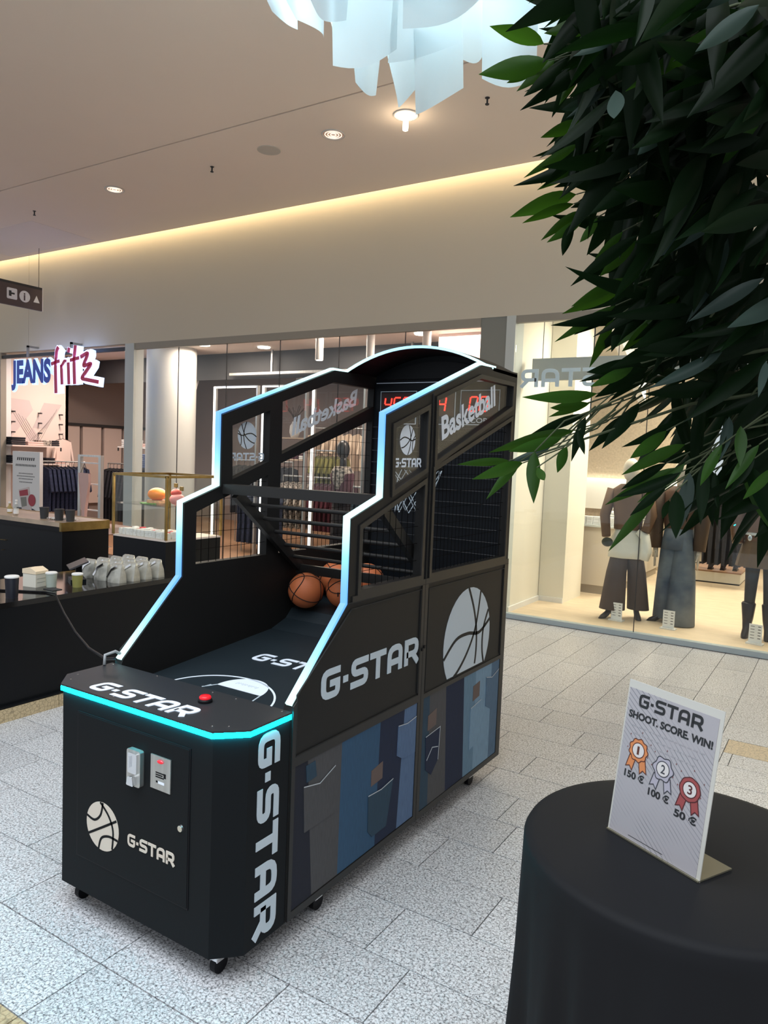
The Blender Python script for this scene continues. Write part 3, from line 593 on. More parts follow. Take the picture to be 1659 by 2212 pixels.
for fnc in (lambda t: (math.cos(t), math.sin(t), 0), lambda t: (math.cos(t), 0, math.sin(t))): sb.path([Vector(fnc(2*PI*k/40))*rb for k in range(40)], .0026, 5, closed=True)
for sg in (-1, 1):
    cv = []
    for k in range(40): t = 2*PI*k/40; v = Vector((sg*(.62+.22*math.cos(2*t)), .75*math.cos(t), .75*math.sin(t))); cv.append(v.normalized()*rb)
    sb.path(cv, .0026, 5, closed=True)
ssm = sb.mesh('seam', mat('seam_black', (.01, .008, .008), .7))
for i, (x, y, z, e, lab) in enumerate([(.127, 1.300, .978, (.5, .3, .9), 'orange basketball at the far left of the ball ramp'), (.285, 1.400, .985, (1.3, .8, 2.2), 'orange basketball with a black number, against the light strip'), (.108, 1.575, 1.005, (.2, 1.1, 2.9), 'orange basketball behind the flat stop board, farthest back'), (.29, 1.600, 1.012, (2.0, .4, .6), 'orange basketball seen through the wire grid of the side panel')]):
    o = bpy.data.objects.new('basketball', bsm); COL.objects.link(o); o.location = (MX+x, MY+y, z); o.rotation_euler = e; tag(o, lab, 'ball', 'basketballs in the machine')
    q = bpy.data.objects.new('seam', ssm); COL.objects.link(q); q.parent = o
    if i == 1:
        dirv = (Vector((EYE.x, EYE.y, EYE.z-1.3))-o.location).normalized(); rm = o.rotation_euler.to_matrix().inverted(); nv = rm @ dirv; uu = rm @ Vector((0, 0, 1)).cross(dirv).normalized()
        text('100', nv*(rb+.001)-uu*.03, uu, nv.cross(uu), .03, MATS['seam_black'], o, name='number', width=.06, bold=.02)

# ================================================================== ROUND TABLE AND SIGN
TZ, TX, TY, TR = .90, -.216, 1.537, .322
tb = thing('round_table', 'round table under a black floor-length cloth in the near right corner', 'table', (TX, TY, 0))
B().lathe([(TR-.01, -.03), (TR-.01, -.006)], 40, (0, 0, TZ)).build('table_top', m_dark, tb)
B().lathe([(.03, .02), (.03, TZ-.03)], 16).lathe([(.2, 0), (.2, .02)], 24).build('pedestal', m_dark, tb)
def drape(t, z):
    k = max(0, min(1, (TZ-z-.02)/.6)); return 1+k*(.055*math.sin(13*t+2*math.sin(3*t))+.03*math.sin(29*t+1))+.02*k
prof = [(.001, TZ), (TR*.5, TZ), (TR*.93, TZ), (TR*.985, TZ-.003), (TR, TZ-.012)]+[(TR*(1.0+.02*k), TZ-.04-.855*k**1.1) for k in [0, .08, .16, .25, .35, .5, .65, .8, 1.0]]
B().lathe(prof, 160, mod=drape).build('tablecloth', mat('cloth_black', (.0075, .008, .0095), .7, spec=.16), tb, smooth=True)
bl = Vector((-.448, 1.819, .75)); br = Vector((-.215, 1.696, .75)); k_ = (1.65-TZ-.001)/.9
bl = EYE+(bl-EYE)*k_; br = EYE+(br-EYE)*k_; eu = (br-bl).normalized(); sw = (br-bl).length; en = Vector((-eu.y, eu.x, 0)); ev = (Vector((0, 0, 1))+en*.125).normalized(); SH = .379*k_
sg = thing('acrylic_sign_stand', 'upright acrylic stand with a prize poster standing on the black table', 'sign', (0, 0, 0))
nf = -en
sfn = frame(bl, eu, ev, eu.cross(ev) if eu.cross(ev).dot(nf) > 0 else -eu.cross(ev)); nrm = (sfn(0, 0, 1)-sfn(0, 0, 0))
B().prism([(0, 0), (sw, 0), (sw, SH), (0, SH)], sfn, -.006, -.004).build('acrylic_plate', mat('acrylic_edge', (.50, .49, .45), .25), sg)
foot = lambda a, b, w: bl+eu*a+en*b+Vector((0, 0, w))
B().prism([(0, .0), (sw, .0), (sw, .098), (0, .098)], foot, 0, .003).build('acrylic_foot', mat('acrylic_foot', (.35, .33, .24), .06, .75), sg)
def postermat():
    m = bpy.data.materials.new('poster_paper'); m.use_nodes = True; nt_ = m.node_tree; b = nt_.nodes['Principled BSDF']
    tc = nt_.nodes.new('ShaderNodeTexCoord'); wv = nt_.nodes.new('ShaderNodeTexWave'); wv.inputs['Scale'].default_value = 38; wv.inputs['Distortion'].default_value = 5; wv.inputs['Detail'].default_value = 1; wv.inputs['Detail Scale'].default_value = .25
    mp = nt_.nodes.new('ShaderNodeMapping'); mp.inputs['Rotation'].default_value = (0.3, .9, .5); nt_.links.new(tc.outputs['Object'], mp.inputs[0]); nt_.links.new(mp.outputs[0], wv.inputs['Vector'])
    r = nt_.nodes.new('ShaderNodeValToRGB'); r.color_ramp.elements[0].position = .0; r.color_ramp.elements[0].color = (.17, .17, .19, 1); r.color_ramp.elements[1].position = .16; r.color_ramp.elements[1].color = (.36, .345, .365, 1)
    nt_.links.new(wv.outputs['Fac'], r.inputs[0])
    n = nt_.nodes.new('ShaderNodeTexNoise'); n.inputs['Scale'].default_value = 9; nt_.links.new(tc.outputs['Object'], n.inputs['Vector'])
    mx = nt_.nodes.new('ShaderNodeMix'); mx.data_type = 'RGBA'; r2 = nt_.nodes.new('ShaderNodeValToRGB'); r2.color_ramp.elements[0].position = .45; r2.color_ramp.elements[1].position = .6
    nt_.links.new(n.outputs['Fac'], r2.inputs[0]); nt_.links.new(r2.outputs[0], mx.inputs[0]); nt_.links.new(r.outputs[0], mx.inputs[6]); mx.inputs[7].default_value = (.345, .33, .35, 1); nt_.links.new(mx.outputs[2], b.inputs['Base Color'])
    b.inputs['Roughness'].default_value = .4; return m
po = B().prism([(.004, .004), (sw-.008, .004), (sw-.008, SH-.016), (.004, SH-.016)], sfn, -.004, -.0032).build('poster', postermat(), sg)
mk = mat('poster_ink', (.012, .012, .014), .5)
pq = lambda a, b, w=0: sfn(a*sw, b*SH, -.003+w)
gstar(pq(.14, .845), eu, ev, sw*.68, SH*.085, mk, po, lift=.0003, n=nrm)
text('SHOOT. SCORE. WIN!', pq(.05, .765), eu, ev, SH*.062, mk, po, width=sw*.89, bold=.042, n=nrm, extrude=.0003)
sm = B()
for j in range(3):
    x_ = .10+.04*j
    while x_ < .86-.05*j:
        wl = R.uniform(.02, .07); sm.prism([(x_*sw, (.715-.045*j)*SH), ((x_+wl)*sw, (.715-.045*j)*SH), ((x_+wl)*sw, (.722-.045*j)*SH), (x_*sw, (.722-.045*j)*SH)], sfn, -.003, -.0028); x_ += wl+.02
sm.build('small_print', mat('faint_ink', (.30, .29, .31), .5), po)
def rosette(cx, cy, col, dark, num, price, n_, scal):
    r = .102*sw; m1 = mat('rosette_'+num, col, .5); m2 = mat('rosette_edge_'+num, dark, .5); X, Y = cx*sw, cy*SH
    for sgn in (-1, 1):
        tp = [(X+sgn*r*.15, Y-r*.7), (X+sgn*r*.85, Y-r*.6), (X+sgn*r*1.15, Y-r*1.75), (X+sgn*r*.75, Y-r*1.6), (X+sgn*r*.45, Y-r*1.95)]
        B().prism(tp, sfn, -.003, -.00285).build('ribbon_tail', m1, po)
        B().ribbon(tp, r*.09, sfn, -.0028, -.0027, closed=True).build('ribbon_outline', m2, po)
    sh_ = [(X+r*(1+scal*math.cos(n_*t*2*PI/48))*math.cos(t*2*PI/48), Y+r*(1+scal*math.cos(n_*t*2*PI/48))*math.sin(t*2*PI/48)) for t in range(48)]
    B().prism(sh_, sfn, -.003, -.0026).build('rosette', m1, po); B().ribbon(sh_, r*.09, sfn, -.0026, -.0025, closed=True).build('rosette_outline', m2, po)
    ci = circ(X, Y, r*.66, 28); B().prism(ci, sfn, -.003, -.0024).build('rosette_centre', mat('rosette_paper', (.58, .55, .54), .5), po); B().ribbon(ci, r*.08, sfn, -.0024, -.0023, closed=True).build('centre_outline', m2, po)
    text(num, sfn(X-.02*sw if num != '1' else X-.013*sw, Y-.026*SH, -.0023), eu, ev, SH*.075, m2, po, bold=.015, n=nrm, extrude=.0001, name='numeral', width=sw*(.045 if num != '1' else .024))
    text(price, pq(cx-.12, cy-.188), eu, ev, SH*.06, mk, po, width=sw*.225, bold=.035, n=nrm, extrude=.0003, name='price')
rosette(.215, .575, (.56, .20, .07), (.09, .02, .01), '1', '150 €', 9, .07)
rosette(.50, .53, (.36, .34, .40), (.04, .04, .05), '2', '100 €', 6, .10)
rosette(.79, .485, (.28, .055, .055), (.07, .01, .012), '3', '50 €', 40, .02)
cf = B()
for cx, cy in ((.215, .575), (.5, .53), (.79, .485)):
    for t in range(6):
        a = t*1.05+.4; X, Y = cx*sw+.135*sw*math.cos(a), cy*SH+.125*sw*math.sin(a)+.01; e = .006*sw
        cf.prism([(X-e, Y), (X, Y-e*1.5), (X+e, Y), (X, Y+e*1.5)], sfn, -.003, -.0027)
cf.build('confetti', mat('confetti_wine', (.16, .06, .06), .6), po)
B().prism([(.24*sw, .035*SH), (.62*sw, .035*SH), (.62*sw, .038*SH), (.24*sw, .038*SH)], sfn, -.003, -.0028).build('footer_line', mk, po)

# ================================================================== KIOSK
m_kblack = mat('kiosk_black', (.004, .0048, .0065), .4, spec=.2); m_kglass = mat('kiosk_top_glass', (.010, .009, .009), .08, spec=.5)
lc = thing('kiosk_counter', 'long low black kiosk counter on a tan stone plinth left of the machine', 'counter', (-4.5, 2.6, 0))
B().box(-.39, .35, -2.2, 1.30, .09, .675).build('counter_body', m_kblack, lc)
B().box(-.40, .352, -2.2, 1.31, .675, .708).build('counter_top', m_kglass, lc)
for k in range(6): B().box(-.45, .39, -2.2+k*.6+.002, -2.2+(k+1)*.6-.002, 0, .078).build('plinth_stone', TAN, lc)
B().box(-.44, .38, -2.2, 1.35, .0, .09).build('plinth_core', m_kblack, lc)
rc = thing('service_counter', 'black service counter with brass-edged wooden worktop behind the low counter', 'counter', (-6.0, 4.11, 0))
B().box(-2.2, -.03, .02, .52, 0, .86).build('counter_body', m_kblack, rc)
B().box(-2.2, -.045, .0, .5, .90, .94).build('worktop', mat('worktop_oak', (.42, .32, .23), .35, var=.2, scale=4, stretch=(1, 6, 1)), rc)
B().box(-.045, -.015, .0, .52, .86, .94).box(-2.2, -.02, .5, .52, .90, .945).build('brass_edge', m_brass, rc)
B().box(-2.2, -.045, .0, .5, .86, .90).build('apron', m_deep, rc)
B().box(-1.0, -.9, .0, .02, .70, .703).box(-.95, -.945, -.006, .02, .6, .605).build('drawer_handle', m_brass, rc)
B().box(-.6, -.03, .52, .80, .80, .86).build('side_shelf', m_pink, rc)
def bucket(x, y, lab):
    b = thing('utensil_bucket', lab, 'bucket', (x, y, .94), 'black buckets on the service counter')
    B().lathe([(.035, 0), (.042, .10), (.045, .10), (.045, .108), (.036, .108)], 20).build('bucket_body', m_dark, b)
    B().box(-.045, .045, -.002, .002, .095, .11).build('bucket_rim', m_dark, b)
bucket(-6.47, 4.24, 'black bucket on the service counter, farthest left of three'); bucket(-6.24, 4.24, 'black bucket on the service counter, middle of three'); bucket(-6.10, 4.26, 'black bucket at the brass end of the service counter')
for i, (x, y, h, lab) in enumerate([(-7.14, 4.3, .10, 'small glass bottle with amber label on the service counter'), (-6.98, 4.27, .13, 'tall clear bottle standing in the middle of the bottle trio'), (-6.9, 4.22, .11, 'clear bottle with white cap nearest the black buckets')]):
    b = thing('glass_bottle', lab, 'bottle', (x, y, .94), 'bottles on the service counter')
    B().lathe([(.022, 0), (.024, .01), (.024, h*.6), (.010, h*.8), (.010, h)], 16).build('bottle_body', G_CASE if i else mat('amber', (.4, .3, .12), .2), b); B().lathe([(.012, h), (.012, h+.018)], 12).build('cap', m_cwhite, b)
    B().lathe([(.0245, h*.15), (.0245, h*.45)], 16).build('bottle_label', m_cwhite, b)
for i, (x, y, lab) in enumerate([(-6.34, 4.26, 'crumpled napkin between the left and middle bucket'), (-6.17, 4.32, 'crumpled napkin between the middle and right bucket')]):
    nb = B().grid(lambda a, b: (x+(a-.5)*.11, y+(b-.5)*.1, .942+.03*abs(noise.noise(Vector((a*5, b*5, i*9))))+.012*(1-abs(2*a-1))), 10, 10).build('napkin', m_cwhite, smooth=True); tag(nb, lab, 'napkin', 'napkins on the service counter')
# display case
dc = thing('display_case', 'brass-framed glass display case on a black base behind the low counter', 'display case', (-5.02, 4.465, 0))
cx_, cy_ = .33, .31
B().box(-cx_, cx_, -cy_, cy_, 0, .885).build('case_base', m_kblack, dc)
B().box(-cx_, cx_, -cy_, cy_, .885, .90).build('case_floor', mat('case_floor', (.72, .62, .55), .5), dc)
for a in (-1, 1):
    for b in (-1, 1): B().box(a*cx_-.009, a*cx_+.009, b*cy_-.009, b*cy_+.009, .90, 1.425).build('brass_post', m_brass, dc)
    B().box(-cx_, cx_, a*cy_-.009, a*cy_+.009, 1.41, 1.43).build('brass_rail', m_brass, dc); B().box(a*cx_-.009, a*cx_+.009, -cy_, cy_, 1.41, 1.43).build('brass_rail', m_brass, dc)
    B().box(-cx_+.01, cx_-.01, a*cy_-.002, a*cy_+.002, .90, 1.41).build('glass_pane', G_CASE, dc); B().box(a*cx_-.002, a*cx_+.002, -cy_+.01, cy_-.01, .90, 1.41).build('glass_pane', G_CASE, dc)
B().box(-cx_+.012, cx_-.012, -cy_+.012, cy_-.012, 1.168, 1.176).build('glass_shelf', G_CASE, dc)
B().box(-.004, .004, -.004, .004, .90, 1.168).build('shelf_support', m_dark, dc)
area('case_light', (-5.02, 4.46, 1.405), .5, .4, 5.0, (1, .9, .75))
t = thing('sandwich_model', 'orange-topped sandwich model on the glass shelf of the case', 'food', (-4.97, 4.30, 1.176))
B().sphere((0, 0, .085), .085, .075, .055).build('orange_bun', mat('bun_orange', (.95, .26, .01), .4), t, smooth=True)
B().lathe([(.07, .0), (.085, .015), (.08, .035)], 24, mod=lambda a, z: 1+.08*math.sin(9*a)).build('filling', mat('filling', (.55, .30, .14), .6, var=.3, scale=40), t)
B().lathe([(.085, .0), (.10, .008), (.09, .012)], 24, c=(-.03, -.02, 0), mod=lambda a, z: 1+.15*math.sin(7*a)).build('lettuce', mat('lettuce', (.10, .28, .04), .6), t)
t = thing('ice_cream_model', 'pink ice cream model with wafer beside the sandwich in the case', 'food', (-4.79, 4.36, 1.176))
B().sphere((0, 0, .05), .065, .065, .05).build('pink_scoop', mat('scoop_pink', (.85, .35, .33), .5, bump=.6, scale=50), t, smooth=True); B().sphere((-.015, 0, .105), .045, .045, .035).build('red_scoop', mat('scoop_red', (.75, .12, .10), .5), t, smooth=True)
for k, (a, z) in enumerate([(-.02, .15), (.05, .125)]): B().box(a-.018, a+.018, -.006, .006, z, z+.035).build('wafer', m_brass, t)
kk = 0
for r_ in range(3):
    for q in range(13):
        x = -5.30+.047*q; y = 4.21+.07*r_; h = .05+.012*R.random()
        o = B().box(-.019, .019, -.024, .024, 0, h).box(-.014, .014, -.0245, -.024, h*.3, h*.7).build('candy_bag', m_cwhite if (q+r_) % 4 or r_ == 0 else mat('candy_red', (.65, .05, .07), .5), bevel=.004)
        o.location = (x, y, .90); o.rotation_euler = (0, 0, R.uniform(-.3, .3)); tag(o, ('red' if (q+r_) % 4 == 0 and r_ else 'white')+' candy bag, '+ORD[q]+' from the left in the '+['front', 'middle', 'rear'][r_]+' row of the display case', 'candy bag', 'candy bags in the display case')
        kk += 1
# things on the low counter
TOPZ = .708
def paper_bag(x, y, lab):
    o = thing('foil_bag', lab, 'bag', (x, y, TOPZ), 'silver paper bags on the low counter', rz=R.uniform(-.06, .06))
    def fn(a, b):
        s = 1-.55*b; return ((a-.5)*.125*1.0, -(.055*(1-.75*b))+.008*math.sin(a*9)*b, .125*b)
    secs = [(0, 0, 0, .07, .052), (0, 0, .02, .07, .05), (.004, 0, .06, .066, .040), (.0, .0, .10, .062, .022), (0, .006, .122, .058, .010), (0, .012, .128, .05, .006)]
    B().loft(secs, 12, mod=lambda t, k: (1+.03*math.sin(6*t+x*50))*max(abs(math.cos(t)), abs(math.sin(t)))**-.7).build('bag_body', mat('silver_paper', (.46, .45, .40), .30, .35, var=.15, scale=18, bump=.5), o, smooth='auto')
    B().ribbon([(-.045, .03), (-.02, .085), (.03, .115)], .016, lambda a, b, w: (a, -.050+.30*max(0, b-.02)+w*0-.004, b), 0, .002).build('bag_tape', m_chrome, o)
for i in range(4):
    for j in range(3): paper_bag(-4.58+.15*j, 3.36+.112*i, ORD[i]+' silver paper bag from the left in the '+['rear', 'middle', 'front'][j]+' row on the low counter')
bx = thing('paper_box', 'cream takeaway box with sloped lid on the low counter', 'box', (-4.52, 2.90, TOPZ), rz=.2)
B().box(-.055, .055, -.05, .05, 0, .088).build('box_body', mat('box_cream', (.74, .70, .60), .7), bx)
B().prism([(-.058, .088), (.058, .088), (.058, .105), (.01, .128), (-.058, .118)], lambda a, b, w: (a, w, b), -.053, .053).build('box_lid', mat('lid_cream', (.86, .70, .50), .7), bx)
B().box(.0555, .056, -.04, .03, .03, .032).box(.0555, .056, -.04, .03, .055, .057).build('box_print', m_grey, bx)
def cup(x, y, h, r, m, lab):
    o = thing('paper_cup', lab, 'cup', (x, y, TOPZ), 'cups on the low counter'); B().lathe([(r*.85, 0), (r, h)], 24).build('cup_body', m, o, smooth='auto'); B().lathe([(r*1.05, h), (r*1.05, h+.008), (r*.9, h+.012)], 24).build('cup_rim', m_cwhite, o)
cup(-4.42, 2.95, .088, .036, mat('cup_sage', (.42, .46, .40), .6), 'sage green paper cup beside the cream box')
cup(-4.30, 3.06, .082, .035, mat('cup_olive', (.27, .25, .07), .5), 'olive paper cup in front of the silver bags')
cup(-4.26, 2.58, .125, .040, mat('cup_black', (.012, .012, .02), .4), 'tall black paper cup at the left edge of the photo')
def tablet(x, y, rz, lab):
    o = thing('till_screen', lab, 'screen', (x, y, TOPZ), 'till screens on the low counter', rz=rz); B().box(-.08, .08, -.05, .05, 0, .02).box(-.02, .02, -.01, .03, .02, .12).build('screen_stand', m_kblack, o)
    B().prism([(-.06, .10), (.06, .15), (.063, .14), (-.057, .09)], lambda a, b, w: (w, a, b), -.10, .10).build('screen', mat('screen_grey', (.06, .055, .06), .3), o)
tablet(-4.50, 3.20, -.5, 'dark till screen beside the olive cup on the low counter'); tablet(-4.60, 2.52, -.5, 'dark till screen behind the tall black cup')
o = B().box(-.05, .05, -.035, .035, 0, .004).box(-.035, .0, -.015, .0, .004, .005).build('price_card', m_dark); o.location = (-4.33, 2.98-.08, TOPZ); tag(o, 'small dark price card lying in front of the sage cup', 'card')
cb = B().path([(-4.55, 2.62, TOPZ+.006), (-4.40, 2.72, TOPZ+.006), (-4.25, 2.80, TOPZ+.006), (-4.15, 2.80, TOPZ+.008), (-4.10, 2.775, .700), (-3.8, 2.62, .672), (-3.4, 2.41, .665), (-3.0, 2.20, .69), (-2.6, 1.99, .755), (-2.42, 1.89, .81), (-2.374, 1.865, .825)], .006, 6).build('power_cable', m_deep, smooth=True); tag(cb, 'black cable running from the low counter to the machine', 'cable')
cb = B().path([(-2.36, 1.80, .815), (-2.37, 1.81, .85), (-2.36, 1.85, .858), (-2.35, 1.868, .845)], .006, 8).build('cable_loop', mat('cable_grey', (.3, .32, .33), .5), smooth=True); tag(cb, 'short grey cable loop at the rear left shelf corner', 'cable')

# ================================================================== CEILING FITTINGS
def downlight(x, y, lit, lab, r=.105):
    o = thing('ceiling_downlight', lab, 'downlight', (x, y, ZC), 'downlights in the mall ceiling')
    B().path([(r*math.cos(k*PI/12), r*math.sin(k*PI/12), -.003) for k in range(24)], .008, 6, closed=True).build('trim_ring', mat('ring_white', (.6, .56, .52), .5), o)
    B().lathe([(r*.97, -.002), (r*.5, -.001), (.01, -.0005)], 24).build('reflector', mat('reflector_%d' % lit, (.35, .22, .16), .4, .3, emit=(1, .62, .45), es=.16 if not lit else 2), o)
    b = B()
    for k in range(3 if not lit else 1): b.path([(r*(.75-.25*k)*math.cos(t*PI/10), r*(.75-.25*k)*math.sin(t*PI/10), -.006) for t in range(20)], .0045, 5, closed=True)
    b.build('lamp_ring', mat('lamp_ring_glow', (.9, .8, .7), .5, emit=(1, .86, .7), es=1.0), o)
    if lit:
        B().lathe([(.022, -.13), (.024, -.12), (.024, 0)], 16).build('bulb', mat('bulb_glow', (1, .9, .8), .5, emit=(1, .86, .62), es=14), o)
        l = bpy.data.lights.new('bulb_light', 'POINT'); l.energy = 1.3; l.color = (1, .82, .58); l.shadow_soft_size = .03; q = bpy.data.objects.new('bulb_light', l); COL.objects.link(q); q.location = (0, 0, -.17); q.parent = o
downlight(-7.435, 5.735, 0, 'recessed ceiling downlight nearest the hanging direction sign'); downlight(-4.281, 5.70, 0, 'recessed ceiling downlight with ribbed reflector beside the speaker grille'); downlight(-3.481, 5.672, 1, 'bright ceiling lamp with bare bulb under the paper chandelier')
o = B().lathe([(.115, -.006), (.115, 0)], 32).build('ceiling_speaker', mat('speaker_grey', (.62, .56, .48), .8)); o.location = (-5.064, 5.70, ZC); tag(o, 'round grey speaker grille in the mall ceiling', 'speaker')
for x, y, lab in [(-9.08, 5.79, 'small dark sprinkler head near the hanging direction sign'), (-5.894, 5.755, 'small dark sprinkler head left of the speaker grille'), (-2.732, 5.716, 'small dark sprinkler head right of the bright ceiling lamp')]:
    o = thing('sprinkler_head', lab, 'sprinkler', (x, y, ZC), 'ceiling sprinklers'); B().lathe([(.02, -.004), (.02, 0)], 12).lathe([(.008, -.05), (.008, -.004)], 8).build('sprinkler_body', m_dark, o); B().lathe([(.016, -.056), (.018, -.05)], 10).build('deflector', m_dark, o)
hs = thing('direction_sign', 'brown hanging direction sign with white pictograms on ceiling wires', 'sign', (-10.7, 6.2, 3.68))
B().box(-.02, .02, -.6, .75, 0, .315).build('sign_board', mat('sign_brown', (.085, .06, .058), .5), hs); B().box(-.022, .022, -.6, .752, .315, .35).build('sign_top', m_dark, hs); B().box(-.021, .023, .745, .755, 0, .35).build('sign_edge', m_cwhite, hs)
pf_ = lambda a, b, w: (.02+w, a, b)
B().prism(rnd([(.18, .09), (.34, .09), (.34, .25), (.18, .25)], .02, True), pf_, 0, .003).build('pictogram_square', m_cwhite, hs)
B().box(.024, .025, .21, .25, .13, .21).box(.024, .025, .25, .30, .16, .185).build('pictogram_detail', m_dark, hs)
B().prism(circ(.46, .165, .085, 28), pf_, 0, .003).build('pictogram_disc', m_cwhite, hs); text('i', (-.0+.0236, .437, .11), (0, 1, 0), (0, 0, 1), .16, MATS['sign_brown'], hs, name='pictogram_letter', bold=.03, n=(1, 0, 0))
B().prism([(.60, .11), (.70, .11), (.65, .215)], pf_, 0, .003).build('pictogram_arrow', m_cwhite, hs)
for yy in (.70, -.2): B().tube((0, yy, .35), (0, yy, ZC-3.68), .004, 5).build('wire', m_dark, hs)
for k, (xx, yy) in enumerate([(-.0, .70), (0, -.2)]): pass

# ------------------------------------------------------------------ paper chandelier
lc0 = at(885, -40, 4.0)
ch = thing('paper_chandelier', 'large hanging chandelier of overlapping white paper sheets lit from inside', 'chandelier', (lc0.x, lc0.y, 0))
off = Vector((lc0.x, lc0.y, 0))
B().tube((0, 0, lc0.z+.1), (0, 0, ZC), .012, 8).build('suspension_rod', m_cwhite, ch)
B().sphere((0, 0, lc0.z+.1), .10).build('inner_globe', mat('globe_glow', (1, 1, 1), .5, emit=(.62, .88, 1.0), es=3), ch, smooth=True)
for k in range(3):
    l = bpy.data.lights.new('chandelier_light', 'POINT'); l.energy = 8; l.color = (.66, .90, 1.0); l.shadow_soft_size = .12; q = bpy.data.objects.new('chandelier_light', l); COL.objects.link(q); q.parent = ch
    q.location = ((-.45, 0, .42)[k], (-.15, .1, .28)[k], lc0.z+(.05, .22, .05)[k])
def sheet(quad, dist, bulge, curl=0):
    d = dist if isinstance(dist, (list, tuple)) else [dist]*4
    P = [at(q[0], q[1], dd)-off for q, dd in zip(quad, d)]
    nrm_ = (P[1]-P[0]).cross(P[3]-P[0]).normalized()
    def fn(a, b):
        p = P[0]*(1-a)*(1-b)+P[1]*a*(1-b)+P[2]*a*b+P[3]*(1-a)*b
        return p+nrm_*(bulge*math.sin(PI*a)*(.4+.6*b)+curl*b*b)+(P[3]-P[0])*(.10*math.sin(PI*a)*b)
    o_ = B().grid(fn, 8, 8).build('paper_sheet', SHEET, ch, smooth=True); return o_
Q = [([(548, -60), (640, -60), (643, 64), (588, 25)], 3.9, .04), ([(585, -60), (702, -60), (699, 84), (640, 42)], 3.8, .05), ([(630, -90), (757, -60), (748, 44), (680, 20)], 3.6, .05), ([(716, -60), (861, -60), (857, 106), (719, 142)], 3.7, -.05),
     ([(872, -90), (1050, -110), (1040, -5), (870, 62)], 3.5, .06), ([(852, -40), (998, -50), (996, 92), (838, 136)], 3.75, .05), ([(755, 40), (832, 30), (812, 206), (768, 178)], 3.95, .05), ([(822, 60), (912, 55), (900, 190), (862, 226)], 3.9, -.06),
     ([(893, 60), (1000, 60), (1001, 190), (898, 248)], 3.85, .07), ([(1043, -60), (1166, -60), (1158, 168), (1041, 170)], 3.8, .04), ([(995, -40), (1050, -40), (1046, 112), (998, 128)], 4.3, .02), ([(700, 0), (760, 0), (765, 130), (718, 60)], 4.2, .03), ([(880, 20), (990, 10), (998, 118), (890, 150)], 4.15, .03),
     ([(1100, -80), (1250, -80), (1235, 60), (1120, 90)], 3.9, .05), ([(600, -160), (780, -160), (770, -40), (640, -30)], 3.7, .05), ([(760, -200), (940, -200), (930, -20), (780, -10)], 3.5, .06), ([(930, -200), (1120, -200), (1110, -40), (950, -30)], 3.6, .06),
     ([(1080, -190), (1280, -180), (1260, -30), (1110, -20)], 3.8, .05), ([(640, -60), (760, -60), (750, 30), (660, 10)], 4.5, .04), ([(790, -60), (900, -60), (905, 100), (800, 80)], 4.5, .04), ([(900, -60), (1040, -60), (1030, 100), (910, 110)], 4.55, .04), ([(1040, -60), (1180, -60), (1170, 60), (1050, 80)], 4.4, .04)]
for k, (q, dd, b_) in enumerate(Q):
    e = .10*math.sin(k*2.1); sheet(q, [dd+e, dd-e, dd-e*.6, dd+e*.6], b_)

# ================================================================== INDOOR TREE
TP = Vector((.42, 2.55, 0))
tr = thing('indoor_tree', 'leafy indoor tree with long drooping dark green leaves in the near right', 'tree', tuple(TP))
B().lathe([(.17, 0), (.21, .38), (.22, .40), (.20, .40), (.19, .36), (.01, .36)], 32).build('planter', mat('planter_grey', (.12, .12, .12), .6), tr, smooth='auto')
m_bark = mat('bark', (.09, .06, .04), .9, var=.3, scale=20); m_twig = mat('twig', (.045, .06, .022), .7)
B().path([(0, 0, .34), (.02, 0, 1.0), (-.02, -.03, 1.8), (.0, -.05, 2.6), (-.03, -.08, 3.4)], [.045, .042, .036, .028, .012], 12).build('trunk', m_bark, tr, smooth=True)
def leafmesh(wd, droop, fold, m):
    n = 9; vs = []; fs = []
    for i in range(n+1):
        t = i/n; hw = wd*max(.004, (math.sin(PI*t**.82)**.9)*(1-.25*t)) if 0 < i < n else .0015
        y = t; z = -droop*t*t
        vs += [(-hw, y, z+fold*hw), (-hw*.5, y, z+fold*hw*.35), (0, y, z-.0), (hw*.5, y, z+fold*hw*.35), (hw, y, z+fold*hw)]
    for i in range(n):
        for k in range(4): a = i*5+k; fs.append((a, a+1, a+6, a+5))
    return B().add(vs, fs).mesh('leaf', m, True)
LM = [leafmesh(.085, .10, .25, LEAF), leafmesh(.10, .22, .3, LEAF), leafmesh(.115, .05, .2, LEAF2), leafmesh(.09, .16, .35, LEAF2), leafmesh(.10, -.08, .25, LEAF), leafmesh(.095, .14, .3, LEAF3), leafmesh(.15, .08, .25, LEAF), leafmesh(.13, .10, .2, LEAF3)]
def leaf_matrix(b, t, roll):
    y = (t-b); ln = y.length; y = y/ln; view = ((b+t)/2-EYE).normalized(); x = y.cross(view); x = x.normalized() if x.length > .05 else y.orthogonal().normalized()
    z = x.cross(y)
    x2 = x*math.cos(roll)+z*math.sin(roll); z2 = x2.cross(y); M_ = Matrix(((x2.x, y.x, z2.x, b.x), (x2.y, y.y, z2.y, b.y), (x2.z, y.z, z2.z, b.z), (0, 0, 0, 1)))
    return M_ @ Matrix.Scale(ln, 4)
leaves = []
def leaf(b, t, kind, roll): leaves.append((b, t, kind, roll))
